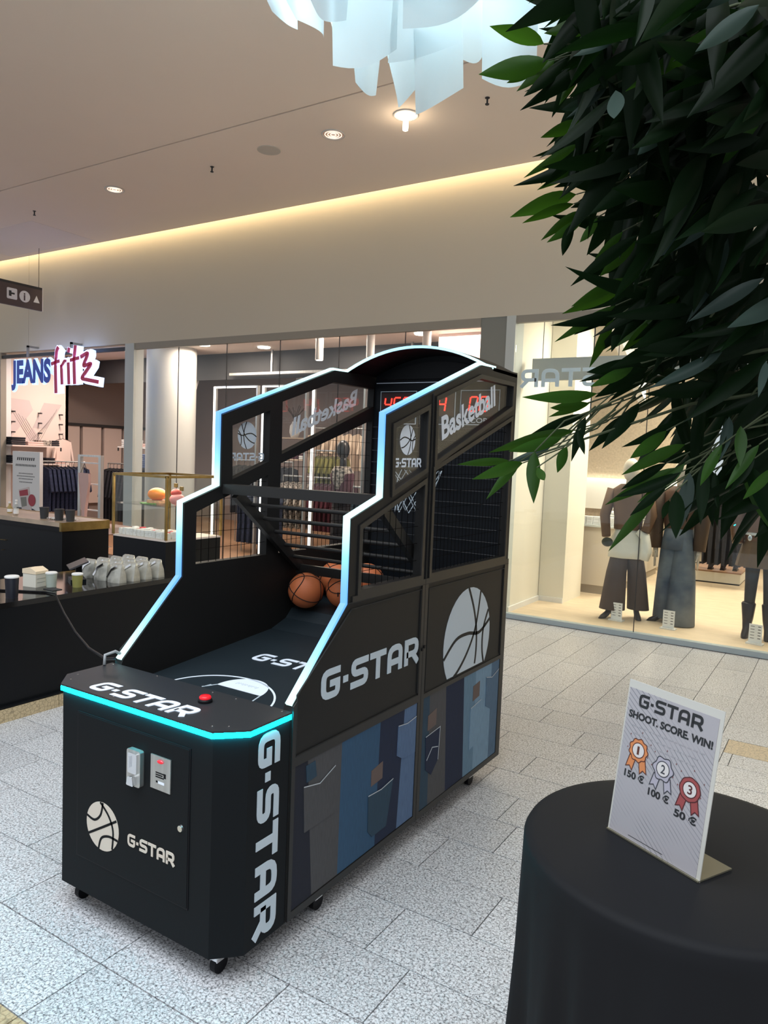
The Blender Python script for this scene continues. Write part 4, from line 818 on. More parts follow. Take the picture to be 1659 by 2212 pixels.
# leaf-bearing shoots along the outer edge of the crown: base, tip (of each leaf) and its depth
EDGE = [((1175, 95), (1055, 50), 2.0, 6), ((1185, 130), (1028, 168), 2.05, 6), ((1160, 145), (1085, 192), 2.05, 1), ((1200, 125), (1110, 210), 2.1, 0), ((1230, 120), (1122, 230), 2.1, 3), ((1250, 150), (1210, 220), 2.1, 4), ((1240, 10), (1135, 45), 2.1, 2), ((1280, -10), (1140, 30), 2.0, 1), ((1300, 40), (1170, 80), 2.1, 6), ((1350, 60), (1230, 140), 1.9, 5),
        ((1260, 262), (1165, 298), 2.1, 6), ((1290, 215), (1198, 242), 2.1, 5), ((1310, 190), (1225, 260), 1.9, 5), ((1250, 310), (1130, 386), 2.1, 0), ((1265, 330), (1160, 405), 2.15, 3), ((1285, 340), (1165, 408), 2.2, 4), ((1245, 420), (1098, 465), 2.1, 6), ((1240, 440), (1120, 480), 2.1, 0), ((1270, 380), (1195, 405), 2.1, 2), ((1250, 455), (1172, 515), 2.15, 4), ((1260, 470), (1175, 535), 2.15, 0), ((1240, 480), (1203, 568), 2.1, 3), ((1290, 470), (1250, 545), 2.1, 1), ((1330, 460), (1262, 555), 2.0, 2), ((1360, 380), (1290, 530), 2.0, 2), ((1345, 500), (1280, 570), 2.0, 0),
        ((1375, 520), (1282, 612), 2.1, 1), ((1350, 600), (1225, 668), 2.0, 0), ((1345, 625), (1222, 680), 2.0, 4), ((1330, 660), (1198, 738), 2.0, 0), ((1325, 690), (1280, 790), 2.0, 4), ((1345, 690), (1320, 765), 2.0, 2), ((1420, 690), (1350, 752), 2.1, 4), ((1400, 640), (1330, 700), 2.0, 3), ((1385, 785), (1262, 805), 1.9, 2), ((1370, 790), (1265, 845), 1.9, 0), ((1400, 795), (1270, 870), 1.95, 3),
        ((1290, 850), (1118, 868), 1.9, 0), ((1270, 870), (1172, 892), 1.95, 1), ((1275, 870), (1180, 902), 1.95, 0), ((1265, 895), (1140, 938), 1.9, 3), ((1240, 930), (1052, 972), 1.85, 0), ((1215, 945), (1085, 985), 1.85, 1), ((1190, 965), (1088, 1008), 1.85, 5), ((1100, 995), (985, 1002), 1.85, 0), ((1130, 1000), (1030, 1036), 1.85, 4), ((1125, 995), (1047, 1078), 1.8, 1), ((1155, 975), (1150, 1090), 1.75, 6), ((1160, 1010), (1182, 1048), 1.75, 0), ((1225, 965), (1200, 1025), 1.8, 6), ((1265, 900), (1232, 998), 1.8, 2), ((1250, 930), (1262, 985), 1.8, 2),
        ((1355, 895), (1270, 975), 1.9, 2), ((1380, 870), (1300, 975), 1.95, 2), ((1440, 930), (1345, 1010), 1.9, 1), ((1480, 960), (1330, 1025), 1.9, 0), ((1440, 1000), (1332, 1060), 1.85, 3), ((1465, 1010), (1302, 1090), 1.85, 0), ((1470, 1020), (1325, 1088), 1.85, 3), ((1420, 1070), (1310, 1190), 1.8, 0), ((1440, 1050), (1352, 1120), 1.8, 3), ((1480, 1000), (1380, 1100), 1.85, 1), ((1490, 1020), (1470, 1150), 1.8, 7), ((1460, 1060), (1462, 1170), 1.8, 2), ((1520, 1000), (1515, 1135), 1.8, 2), ((1545, 1020), (1548, 1100), 1.85, 2), ((1445, 1080), (1430, 1125), 1.85, 2), ((1560, 960), (1500, 1060), 1.8, 1), ((1640, 960), (1560, 1060), 1.8, 1), ((1630, 990), (1575, 1075), 1.85, 3), ((1670, 1010), (1600, 1090), 1.85, 0), ((1600, 920), (1600, 1010), 1.8, 6), ((1575, 900), (1560, 1000), 1.85, 7),
        ((1330, 195), (1330, 272), 1.75, 7), ((1560, 470), (1400, 560), 1.8, 5), ((1600, 690), (1450, 780), 1.8, 3), ((1650, 600), (1480, 700), 1.8, 5), ((1560, 760), (1400, 850), 1.8, 5), ((1655, 780), (1640, 860), 1.7, 7), ((1500, 20), (1380, 100), 1.8, 5), ((1640, 10), (1480, 130), 1.7, 5), ((1590, -10), (1455, 20), 1.75, 7)]
for b, t, d, k in EDGE:
    dv = R.uniform(-.10, .10); leaf(at(*b, d+.04+dv*.3), at(*t, d-.03+dv), k, R.uniform(-.45, .45))
# inner crown: shoots fan out from the trunk side, leaves hang off them
def inside(px, py):
    lim = [(-100, 1180), (60, 1215), (150, 1215), (280, 1265), (420, 1290), (520, 1310), (640, 1370), (760, 1400), (860, 1390), (960, 1440), (1040, 1480), (1100, 1560), (1130, 1700)]
    for (ya, xa), (yb, xb) in zip(lim[:-1], lim[1:]):
        if ya <= py <= yb: return px > xa+(xb-xa)*(py-ya)/(yb-ya)
    return False
n_in = 0
while n_in < 760:
    px, py = R.uniform(1180, 1760), R.uniform(-90, 1060)
    if not inside(px-55, py): continue
    if py > 600 and R.random() < .22+.25*(py > 850): continue
    d = R.uniform(1.85, 3.0); b = at(px, py, d)
    ang = R.gauss(2.45, .42); ln = R.uniform(.18, .30)
    if R.random() < .25: ang = R.gauss(1.75, .3)
    dirv = CR*math.cos(ang)-CU*math.sin(ang)+CF*R.uniform(-.55, .4); t = b+dirv.normalized()*ln
    leaf(b, t, R.choice([0, 2, 2, 2, 3, 3, 3, 3, 4, 5] if d < 2.2 else [2, 3]), R.uniform(-1.0, 1.0)); n_in += 1  # deeper leaves only get the shade-darkened green
n_out = 0                                  # the far side of the crown, beyond the frame
while n_out < 620:
    p_ = Vector((R.uniform(-.25, 1.25), R.uniform(1.75, 3.35), R.uniform(1.45, 3.75))); q_ = p_-TP
    if (q_.x/.85)**2+(q_.y/.85)**2+((p_.z-2.6)/1.2)**2 > 1: continue
    v_ = p_-EYE; zc = v_.dot(CF)
    if zc > .3 and 829.5+F_PX*v_.dot(CR)/zc < 1690: continue
    o_ = Vector((q_.x, q_.y, 0)).normalized()*R.uniform(.4, 1)+Vector((R.uniform(-.4, .4), R.uniform(-.4, .4), R.uniform(-1.1, .1))); t_ = p_+o_.normalized()*R.uniform(.16, .27); w_ = t_-EYE
    if w_.dot(CF) > .3 and 829.5+F_PX*w_.dot(CR)/w_.dot(CF) < 1640: continue
    leaf(p_, t_, R.choice([2, 3]), R.uniform(-1, 1)); n_out += 1
rest = B()
for i, (b, t, k, roll) in enumerate(leaves):
    b2 = b-TP; M_ = Matrix.Translation(-TP) @ leaf_matrix(b, t, roll)
    if i < 300:
        o = bpy.data.objects.new('leaf', LM[k]); COL.objects.link(o); o.parent = tr; o.matrix_basis = M_
    else:
        me = LM[k]; rest.add([M_ @ q.co for q in me.vertices], [tuple(p.vertices) for p in me.polygons])
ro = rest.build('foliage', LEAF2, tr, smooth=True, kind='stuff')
tw = B()
for i in range(70):
    b, t, k, r_ = leaves[i]; d_ = (b-t).normalized(); e_ = b+d_*.05+Vector((.05, .06, .03)); g_ = b+Vector((.13, .16, .10+.05*R.random()))
    tw.path([b-TP, e_-TP, g_-TP], [.0016, .002, .003], 5)
for (px, py, d) in [(1250, 120, 2.1), (1280, 330, 2.15), (1290, 450, 2.15), (1400, 620, 2.1), (1420, 780, 2.0), (1290, 880, 1.95), (1150, 985, 1.85), (1480, 1000, 1.9), (1580, 940, 1.9)]:
    e_ = at(px, py, d); r0 = Vector((.40, 2.50, max(1.3, min(3.3, e_.z+.28)))); tw.path([e_-TP, e_.lerp(r0, .3)+Vector((0, 0, .06))-TP, e_.lerp(r0, .65)+Vector((0, 0, .05))-TP, r0-TP], [.0022, .004, .006, .010], 6)
tw.build('branches', m_twig, tr, smooth=True, kind='stuff')

# ================================================================== JEANS SHOP CONTENTS
sg2 = thing('shop_sign', 'illuminated shop sign in blue and wine letters hanging in the shop entrance', 'sign', (-10.6, 7.1, 2.45))
def halo(body, o, size, width, m, mh, bold, shear=0.0, v=(0, 0, 1), u=(1, 0, 0)):
    text(body, o, u, v, size, mh, sg2, name='letter_halo', width=width+.07, bold=bold+.045, shear=shear, extrude=0, n=(0, -1, 0)); a = Vector(o)
    text(body, a+Vector((.035, -.035, 0)), u, v, size, m, sg2, name='letter_face', width=width, bold=bold, shear=shear, extrude=0, n=(0, -1, 0))
m_halo = mat('halo_blue', (.6, .75, 1), .5, emit=(.42, .62, 1.0), es=1.5); m_halo2 = mat('halo_lilac', (.7, .7, 1), .5, emit=(.66, .66, 1.0), es=1.5)
m_sblue = mat('sign_blue', (.01, .03, .22), .4, emit=(.005, .03, .25), es=.6); m_swine = mat('sign_wine', (.24, .01, .05), .4, emit=(.25, .01, .05), es=.6)
halo('JEANS', (-1.13, 0, .18), .48, 1.06, m_sblue, m_halo, .05)
fo = (0.0, -.01, 0.12)
def brush(strokes, o):
    fn = lambda a, b, w: (o[0]+a, o[1]-w, o[2]+b)
    hb = B(); fb = B(); db = B()
    for pts, wd in strokes: hb.ribbon(rnd(pts, .05), wd+.055, fn, 0, .03); db.ribbon(rnd(pts, .05), wd+.085, fn, -.06, -.02); fb.ribbon(rnd(pts, .05), wd, fn, .03, .045)
    hb.build('letter_halo', m_halo2, sg2); fb.build('letter_face', m_swine, sg2); db.build('letter_backing', m_halo, sg2)
brush([([(.12, -.13), (.10, .30), (.13, .52), (.17, .57)], .055), ([(0, .32), (.20, .36)], .05), ([(.27, .0), (.25, .30)], .05), ([(.25, .27), (.33, .36), (.37, .35)], .04), ([(.44, .0), (.42, .33)], .05), ([(.42, .48), (.44, .55)], .05), ([(.58, .0), (.56, .34), (.59, .58)], .055), ([(.47, .36), (.68, .39)], .05), ([(.72, .40), (.90, .46), (.78, .26), (.98, .30), (.74, .08), (1.14, .02)], .055)], fo)
B().box(-.70, -.67, -.02, .01, .58, .76).box(-.70, -.67, -.02, .17, .73, .76).box(.42, .45, -.02, .01, .66, .76).box(.42, .45, -.02, .17, .73, .76).build('sign_bracket', m_grey, sg2)
area('sign_glow', (-10.6, 7.0, 2.98), 1.6, .05, 2.0, (.4, .45, 1.0), (PI, 0, 0))

# standing poster
ps = thing('standing_poster', 'white standing poster with red phone graphic inside the jeans shop entrance', 'poster', (-11.72, 7.37, 0))
B().box(-.385, .385, -.03, .03, .02, 1.51).box(-.3, .3, -.15, .15, 0, .02).build('poster_board', m_cwhite, ps)
pz = lambda a, b, w: (a, -.03-w, b)
b_ = B()
for j, (z, n_, w_, h_) in enumerate([(1.36, 9, .045, .05), (1.26, 14, .03, .035), (1.13, 12, .022, .018), (1.085, 15, .022, .018), (1.04, 12, .022, .018), (.985, 11, .022, .018)]):
    tw_ = n_*(w_+.012)
    b_ = B()
    for q in range(n_): x0_ = -tw_/2+q*(w_+.012); b_.prism([(x0_, z), (x0_+w_*.7, z), (x0_+w_, z+h_), (x0_+w_*.3, z+h_)], pz, 0, .002)
    b_.build('poster_print', m_dark, ps)
B().prism([(-.385, .40), (-.25, .56), (.2, .56), (.385, .50), (.385, .06), (-.385, .06)], pz, 0, .003).build('poster_shape', mat('poster_navy', (.035, .045, .065), .6), ps)
B().prism([(-.20, .86), (.09, .92), (.20, .42), (-.06, .38)], pz, .003, .006).build('poster_phone', mat('phone_paper', (.62, .55, .53), .6), ps)
m_pred = mat('poster_red', (.36, .02, .04), .5)
B().prism([(-.18, .84), (.06, .88), (.08, .78), (-.16, .75)], pz, .006, .008).prism(circ(.18, .70, .10, 24), pz, .006, .009).prism([(-.06, .50), (.12, .54), (.13, .46), (-.04, .43)], pz, .006, .008).build('poster_graphic', m_pred, ps)
B().prism([(-.14, .73), (.02, .75), (.04, .60), (-.10, .57)], pz, .006, .008).build('poster_graphic_dark', m_grey, ps)

# garments: one of each kind, then copies
def garment(name, m, wd, ln, th, lab, cat, grp, loc, rz, sleeves=True):
    g = thing(name, lab, cat, loc, grp, rz)
    o = [(-.02, 0), (-wd*.5, -.05), (-wd*.52, -.12), (-wd*.44, -.14), (-wd*.42, -ln*.6), (-wd*.47, -ln), (wd*.47, -ln*1.01), (wd*.42, -ln*.6), (wd*.44, -.14), (wd*.52, -.12), (wd*.5, -.05), (.02, 0)]
    if sleeves: o = [(-.03, 0), (-wd*.42, -.04), (-wd*.62, -ln*.55), (-wd*.54, -ln*.58), (-wd*.40, -.20), (-wd*.40, -ln), (wd*.40, -ln*1.01), (wd*.40, -.20), (wd*.54, -ln*.58), (wd*.62, -ln*.55), (wd*.42, -.04), (.03, 0)]
    B().prism(o, lambda a, b, w: (a, w, b), -th, th).build('garment_body', m, g, bevel=.006)
    B().path([(0, 0, .07), (.02, 0, .09), (0, 0, .11)], .004, 5).tube((0, 0, 0), (0, 0, .07), .004, 5).tube((-wd*.4, 0, -.03), (0, 0, .01), .006, 5).tube((wd*.4, 0, -.03), (0, 0, .01), .006, 5).build('hanger', m_dark, g)
    return g
def rail(p, q, lab, legs=True):
    r = thing('clothes_rail', lab, 'clothes rail', (0, 0, 0)); p = Vector(p); q = Vector(q)
    B().tube(p, q, .014, 10).build('rail_bar', m_steel, r)
    for e in (p, q): B().tube(e, (e.x, e.y, .012), .012, 8).build('upright', m_steel, r)
def row(proto, n, p, q, rz, lab, grp):
    for i in range(1, n):
        t = i/(n-1); dup(proto, tuple(Vector(p).lerp(Vector(q), t)), rz+R.uniform(-.03, .03), lab+', '+ORD[i]+' from the left', grp)
def hang(name, m, n, p, q, rz, wd, ln, lab, cat, grp, th=.022, raillab=None, sleeves=True):
    rz = 0 if abs(q[1]-p[1]) > abs(q[0]-p[0]) else PI/2; q = (p[0], q[1], q[2]) if rz == 0 else (q[0], p[1], q[2])
    if raillab: e_ = (Vector(q)-Vector(p)).normalized()*.06; e2 = e_ if name != 'beige_shirt' else Vector((1.25, 0, 0)); rail(Vector(p)+Vector((0, 0, .10))-e_, Vector(q)+Vector((0, 0, .10))+e2, raillab)
    g = garment(name, m, wd, ln, th, lab+', first from the left', cat, grp, p, rz, sleeves); row(g, n, p, q, rz, lab, grp)
hang('navy_top', m_navy, 10, (-12.15, 7.95, 1.24), (-12.0, 8.72, 1.24), .75, .44, .78, 'navy top hanging on the rail behind the standing poster', 'garment', 'navy tops on the entrance rail', raillab='clothes rail with navy tops behind the standing poster')
hang('dark_jeans', m_navyb, 12, (-11.7, 9.0, 1.24), (-10.6, 9.0, 1.24), .9, .40, .95, 'black garment hanging on the rail behind the grey gate frame', 'garment', 'black garments behind the gate frame', raillab='clothes rail with black garments behind the gate frame')
hang('wine_top', m_wine, 8, (-7.3, 9.6, 1.18), (-6.65, 9.6, 1.18), 1.1, .42, .75, 'wine red top on the rail seen under the stop bars', 'garment', 'wine tops in the shop', raillab='clothes rail with wine red tops behind the shop glass')
hang('patterned_blouse', m_print, 5, (-7.95, 9.6, 1.18), (-7.45, 9.6, 1.18), .9, .42, .75, 'patterned blouse on the rail left of the wine tops', 'garment', 'patterned blouses in the shop', raillab='short clothes rail with patterned blouses behind the shop glass')
hang('beige_shirt', m_beige, 9, (-8.1, 10.5, 2.02), (-6.6, 10.5, 2.02), .5, .40, .62, 'beige shirt on the high wall rail', 'garment', 'beige shirts on the high rail', sleeves=True, raillab='high clothes rail with beige and pink shirts')
hang('pink_shirt', m_pink, 6, (-6.5, 10.5, 2.02), (-5.4, 10.5, 2.02), .5, .40, .62, 'pink shirt on the high wall rail', 'garment', 'pink shirts on the high rail')
hang('black_jacket', m_navyb, 10, (-9.4, 10.0, 1.40), (-8.2, 10.0, 1.40), .6, .44, .85, 'black jacket on the rail behind the round column', 'garment', 'black jackets by the column', raillab='clothes rail with black jackets behind the round column')
hang('dark_trousers', m_navy, 7, (-8.4, 9.1, .98), (-7.75, 9.1, .98), .9, .34, .80, 'dark trousers hanging low behind the display case', 'garment', 'dark trousers behind the case', sleeves=False, raillab='low clothes rail with dark trousers behind the display case')
hang('olive_knit', m_olive, 6, (-7.6, 10.0, 1.62), (-7.1, 10.0, 1.62), .9, .40, .5, 'olive knit top on the rail above the wine tops', 'garment', 'olive knits in the shop', raillab='clothes rail with olive knits above the wine tops')
hang('blue_jeans', mat('jeans_blue', (.10, .16, .22), .9, var=.2, scale=20), 5, (-6.35, 8.95, 1.1), (-5.95, 8.95, 1.1), .7, .36, .9, 'faded blue jeans hanging behind the glass near the mannequin', 'garment', 'blue jeans in the shop', sleeves=False, raillab='clothes rail with faded blue jeans behind the shop glass')
hang('black_coat', m_navyb, 8, (-5.75, 9.3, 1.6), (-4.95, 9.3, 1.6), .7, .46, 1.1, 'black coat on the rail behind the machine', 'garment', 'black coats in the shop', raillab='clothes rail with black coats behind the machine')
garment('hanging_tee', mat('tee_blush', (.78, .62, .55), .9), .46, .80, .015, 'blush pink shirt with dark print hanging on the shop wall', 'garment', None, (-12.48, 8.55, 1.75), -PI/2+.25)
o = [q for q in bpy.data.objects if q.name.startswith('hanging_tee')][0]
for k in range(2): text('BIO' if k == 0 else '', (-.12, -.017, -.30), (1, 0, 0), (0, 0, 1), .13, m_dark, o, name='print', bold=.01, n=(0, -1, 0)) if k == 0 else None
for k in range(3): B().box(-.13+.02*k, .12-.015*k, -.0165, -.015, -.40-.05*k, -.385-.05*k).build('print_line', m_dark, o)

# shelves with folded clothes on the left wall and at the back
def shelf(x0, x1, y0_, y1_, z, lab, m=m_pinkwall, wallx=None):
    s_ = thing('wall_shelf', lab, 'shelf', ((x0+x1)/2, (y0_+y1_)/2, z)); a, b = (x1-x0)/2, (y1_-y0_)/2
    B().box(-a, a, -b, b, -.025, 0).build('shelf_board', m, s_); B().box(-a, -a+.02, -b, -b+.02, -.09, -.025).box(a-.02, a, b-.02, b, -.09, -.025).build('shelf_bracket', m_dark, s_)
def fold(x, y, z, wx, wy, n, m, lab, rz=0):
    f_ = thing('folded_stack', lab, 'folded clothes', (x, y, z), 'folded clothes on the shop shelves', rz)
    for k in range(n): B().box(-wx/2+R.uniform(0, .01), wx/2-R.uniform(0, .01), -wy/2, wy/2, k*.034, k*.034+.032).build('folded_garment', m, f_, bevel=.012)
shelf(-12.6, -12.15, 7.36, 8.30, 1.615, 'upper blush wall shelf holding black and pale folded clothes'); shelf(-12.6, -12.15, 7.36, 8.45, 1.30, 'lower blush wall shelf above the navy tops')
fold(-12.35, 7.50, 1.615, .34, .26, 4, m_navyb, 'black folded stack at the left end of the upper wall shelf'); fold(-12.35, 7.82, 1.615, .34, .3, 2, m_pink, 'pale pink folded stack on the upper wall shelf'); fold(-12.35, 8.05, 1.615, .30, .18, 3, m_print, 'patterned folded stack on the upper wall shelf'); fold(-12.35, 8.22, 1.615, .30, .15, 3, m_navyb, 'black folded stack at the right end of the upper wall shelf')
fold(-12.35, 7.48, 1.30, .34, .24, 4, m_navyb, 'black folded stack at the left end of the lower wall shelf'); fold(-12.35, 8.12, 1.30, .30, .18, 3, m_navyb, 'black folded stack right of the poster on the lower wall shelf'); fold(-12.35, 8.32, 1.30, .30, .2, 2, m_pink, 'pink folded stack at the end of the lower wall shelf')
for i, (xa, xb, y, z) in enumerate([(-12.2, -10.7, 9.55, 1.66), (-11.6, -10.5, 9.45, 1.42), (-9.2, -8.5, 10.8, 1.95), (-9.0, -8.0, 10.8, 1.55), (-7.8, -6.7, 11.0, 1.55)]):
    shelf(xa, xb, y, y+.4, z, ['upper rear shelf seen right of the blush shirt', 'rear shelf with a pink stack above the black garments', 'wooden shelf with ornaments right of the round column', 'shelf with dark red and pale clothes right of the column', 'rear shelf behind the wire grid of the machine'][i], m_cwhite if i < 2 else m_beige)
fold(-11.95, 9.7, 1.66, .3, .3, 4, m_cwhite, 'pale folded stack on the upper rear shelf'); fold(-11.5, 9.7, 1.66, .5, .3, 2, m_pink, 'wide pink folded pile on the upper rear shelf'); fold(-11.05, 9.7, 1.66, .38, .3, 6, m_blue, 'tall slate blue pile on the upper rear shelf'); fold(-11.3, 9.6, 1.42, .4, .3, 3, m_pink, 'pink folded pile on the rear shelf'); fold(-10.85, 9.6, 1.42, .4, .3, 4, m_navyb, 'dark folded pile on the rear shelf')
fold(-8.9, 10.95, 1.55, .35, .3, 3, m_wine, 'wine red pile on the shelf right of the column'); fold(-8.5, 10.95, 1.55, .35, .3, 2, m_cwhite, 'white pile on the shelf right of the column'); fold(-7.5, 11.1, 1.55, .35, .3, 4, m_sky, 'pale blue pile on the rear shelf'); fold(-7.05, 11.1, 1.55, .35, .3, 3, m_wine, 'wine pile on the rear shelf behind the wire grid')
fold(-10.25, 8.8, 1.30, .36, .3, 7, m_blue, 'tall slate blue stack beside the corner post'); 
sd = thing('stack_stand', 'narrow black stand under the tall slate blue stack', 'stand', (-10.25, 8.8, 0)); B().box(-.2, .2, -.17, .17, 1.26, 1.30).build('stand_top', m_dark, sd); B().box(-.17, .17, -.14, .14, .012, 1.26).build('stand_body', m_navyb, sd)
v_ = thing('ornament_vase', 'pale vase with dried branches on the wooden shelf', 'vase', (-8.9, 10.95, 1.95)); B().lathe([(.07, 0), (.10, .1), (.09, .22), (.05, .28), (.055, .30)], 24).build('vase_body', m_cwhite, v_, smooth=True)
b_ = B()
for k in range(9): a = k*.7; b_.path([(0, 0, .28), (.06*math.cos(a), .05*math.sin(a), .42), (.2*math.cos(a), .12*math.sin(a), .52+.04*(k % 3))], .006, 4)
b_.build('dried_branches', m_bark, v_)
# grey gate frame with hanging pink trousers
gt = thing('gate_frame', 'grey metal frame with crossbars standing in the jeans shop entrance', 'frame', (-10.38, 7.62, 0))
for x_ in (-.27, .25): B().box(x_-.03, x_+.03, -.03, .03, 0, 1.47).build('frame_post', m_steel, gt)
B().box(-.30, .28, -.03, .03, 1.47, 1.50).box(-.30, .28, -.2, .2, 0.0, .02).build('frame_rail', m_steel, gt)
for z in (1.36, 1.02, .60, .18): B().box(-.24, .22, -.012, .012, z, z+.02).build('crossbar', m_cwhite, gt)
pt_ = thing('pink_trousers', 'pink trousers hanging in the grey gate frame', 'garment', (-10.44, 7.54, 1.36)); B().prism([(-.12, -.16), (.12, -.16), (.13, -.30), (.05, -.75), (.03, -.95), (-.02, -.95), (-.03, -.75), (-.09, -.40)], lambda a, b, w: (a, w, b), -.02, .02).build('trouser_body', m_pink, pt_, bevel=.008); B().tube((-.1, 0, -.16), (0, 0, .0), .004, 5).tube((.1, 0, -.16), (0, 0, 0), .004, 5).build('hanger', m_dark, pt_)
# round column, light frames, spots
struct(B().lathe([(.40, 0), (.40, 3.3)], 40, (-9.58, 8.55, 0)).build('wall_round_column', mat('column_paint', (.55, .55, .52), .8), smooth='auto'))
def lframe(x0, x1, y, z1, lab):
    f_ = thing('light_frame', lab, 'light frame', ((x0+x1)/2, y, 0), 'standing light frames in the jeans shop'); h = (x1-x0)/2
    B().box(-h-.03, -h, -.03, .03, .012, z1+.03).box(h, h+.03, -.03, .03, .012, z1+.03).box(-h, h, -.03, .03, z1, z1+.03).build('frame_profile', m_steel, f_)
    B().box(-h-.032, -h+.014, -.036, -.03, .05, z1+.02).build('light_strip', m_ledw, f_); B().box(-h, h, -.034, -.03, z1-.005, z1+.015).build('light_strip', m_ledw, f_)
lframe(-8.80, -7.92, 8.8, 2.66, 'standing light frame above the display case'); lframe(-7.76, -6.95, 8.8, 2.66, 'standing light frame behind the front window of the machine'); lframe(-6.78, -5.9, 8.8, 2.70, 'standing light frame behind the rear window of the machine')
for i, (x, y) in enumerate([(-11.05, 8.2), (-10.55, 8.5), (-8.7, 8.4), (-7.9, 8.9), (-3.75, 8.0), (-4.9, 8.6), (-9.5, 7.9)]):
    o = B().lathe([(.09, -.02), (.095, -.02), (.10, 0)], 20).build('recessed_lamp', m_lampw); o.location = (x, y, 3.3); tag(o, ['recessed lamp above the wine letters of the shop sign', 'recessed lamp right of the shop sign', 'recessed lamp above the round column', 'recessed lamp above the light frames', 'recessed lamp at the right end of the jeans shop', 'recessed lamp above the machine arch', 'recessed lamp beside the corner post'][i], 'lamp', 'recessed lamps in the jeans shop')
for i, (x, y) in enumerate([(-6.35, 8.3), (-5.5, 8.3), (-4.65, 8.3), (-3.85, 8.5)]):
    o = thing('pendant_spot', ['white tube spot farthest left behind the shop glass', 'second white tube spot from the left behind the glass', 'third white tube spot behind the shop glass', 'white tube spot nearest the grey column panel'][i], 'spotlight', (x, y, 3.3), 'white tube spots in the jeans shop'); B().lathe([(.055, -.34), (.055, -.02)], 20).lathe([(.02, -.02), (.02, 0)], 8).build('spot_tube', m_cwhite, o, smooth='auto'); B().lathe([(.045, -.345), (.045, -.338)], 16).build('spot_lens', m_lampw, o)
for i, (x, y, z) in enumerate([(-9.9, 9.42, 2.9), (-7.7, 9.6, 2.95), (-6.6, 9.6, 2.95)]):
    o = thing('track_spot', ['track spot on the dark beam beside the corner post', 'track spot above the left light frame', 'track spot above the middle light frame'][i], 'spotlight', (x, y, z), 'track spots on the dark beam'); B().path([(0, -.02, .0), (.03, -.12, -.20)], [.05, .055], 14).build('spot_body', m_cwhite, o); B().tube((0, -.02, 0), (0, -.05, .12), .012, 6).build('spot_arm', m_dark, o)
tk = thing('track_rail', 'long grey track rail across the dark ceiling band', 'track rail', (-6.6, 9.2, 2.93)); B().box(-2.3, 2.3, -.02, .02, -.02, .02).build('rail_profile', m_steel, tk); B().box(-1.4, -1.37, -.015, .015, .02, .37).box(1.2, 1.23, -.015, .015, .02, .37).build('rail_hanger', m_steel, tk)

# ------------------------------------------------------------------ mannequins
m_skin = mat('mannequin_ivory', (.72, .62, .50), .45); m_bskin = mat('mannequin_black', (.012, .011, .010), .3)
m_brown = mat('brown_trouser', (.075, .050, .042), .8, bump=.3, scale=12, stretch=(1, 1, .1)); m_jean = mat('wide_jean', (.060, .085, .13), .9, var=.45, scale=3.5, col2=(.20, .23, .26)); m_lea = mat('brown_leather', (.14, .062, .028), .38, bump=.9, scale=14); m_quilt = mat('quilted_brown', (.11, .055, .035), .6, bump=1.0, scale=16)
m_shirt = mat('white_shirt', (.82, .78, .68), .8, bump=.8, scale=14); m_boot = mat('black_boot', (.016, .010, .012), .35); m_tight = mat('dark_tights', (.022, .020, .022), .7); m_skirt = mat('skirt_bronze', (.115, .062, .022), .5, bump=.5, scale=12)
def limb(pts, rad, n=12): return B().path(pts, rad, n)
def heads(p, m, z): B().sphere((0, 0, z+.13), .085, .10, .125).lathe([(.05, -.02), (.048, .04)], 14, (0, .01, z)).build('head', m, p, smooth=True)
m1 = thing('mannequin', 'mannequin in brown jacket, white tied shirt and wide brown trousers, left in the window', 'mannequin', (-1.95, 8.02, .028), 'boutique mannequins')
pl_ = lambda t, k: 1+.05*k*math.sin(9*t)
B().loft([(-.10, -.06, .10, .135, .115), (-.085, -.03, .5, .105, .10), (-.05, 0, .80, .085, .09), (-.03, 0, .93, .08, .09)], 24, pl_).build('trouser_leg', m_brown, m1, smooth=True)
B().loft([(.13, .12, .10, .115, .10), (.10, .08, .5, .095, .09), (.06, .02, .80, .085, .09), (.03, 0, .93, .08, .09)], 24, pl_).build('trouser_leg', m_brown, m1, smooth=True)
B().loft([(-.01, 0, .66, .185, .14), (0, 0, .75, .18, .14), (0, 0, .86, .165, .13), (0, 0, .93, .135, .11), (0, 0, 1.0, .12, .10)], 24, lambda t, k: 1+.05*math.sin(7*t+6*k)).build('tied_shirt', m_shirt, m1, smooth=True)
B().path([(.12, -.08, .95), (.20, -.08, .90), (.22, -.08, .75), (.20, -.08, .66)], [.03, .05, .06, .05], 10).build('shirt_sleeve', m_shirt, m1, smooth=True)
B().loft([(0, 0, .96, .145, .12), (0, 0, 1.1, .15, .12), (0, 0, 1.25, .175, .125), (0, 0, 1.38, .185, .11), (0, 0, 1.44, .10, .08)], 20).build('jacket', mat('jacket_brown', (.16, .085, .045), .7), m1, smooth=True)
B().path([(-.18, 0, 1.38), (-.24, -.04, 1.1), (-.19, -.12, .88)], [.06, .055, .045], 12).build('jacket_sleeve', MATS['jacket_brown'], m1, smooth=True); B().path([(.18, 0, 1.38), (.24, -.02, 1.12), (.2, -.08, .95)], [.06, .055, .045], 12).build('jacket_sleeve', MATS['jacket_brown'], m1, smooth=True)
B().sphere((-.17, -.14, .82), .06, .04, .05).build('green_bag', mat('bag_green', (.02, .025, .008), .6), m1, smooth=True); heads(m1, m_skin, 1.46)
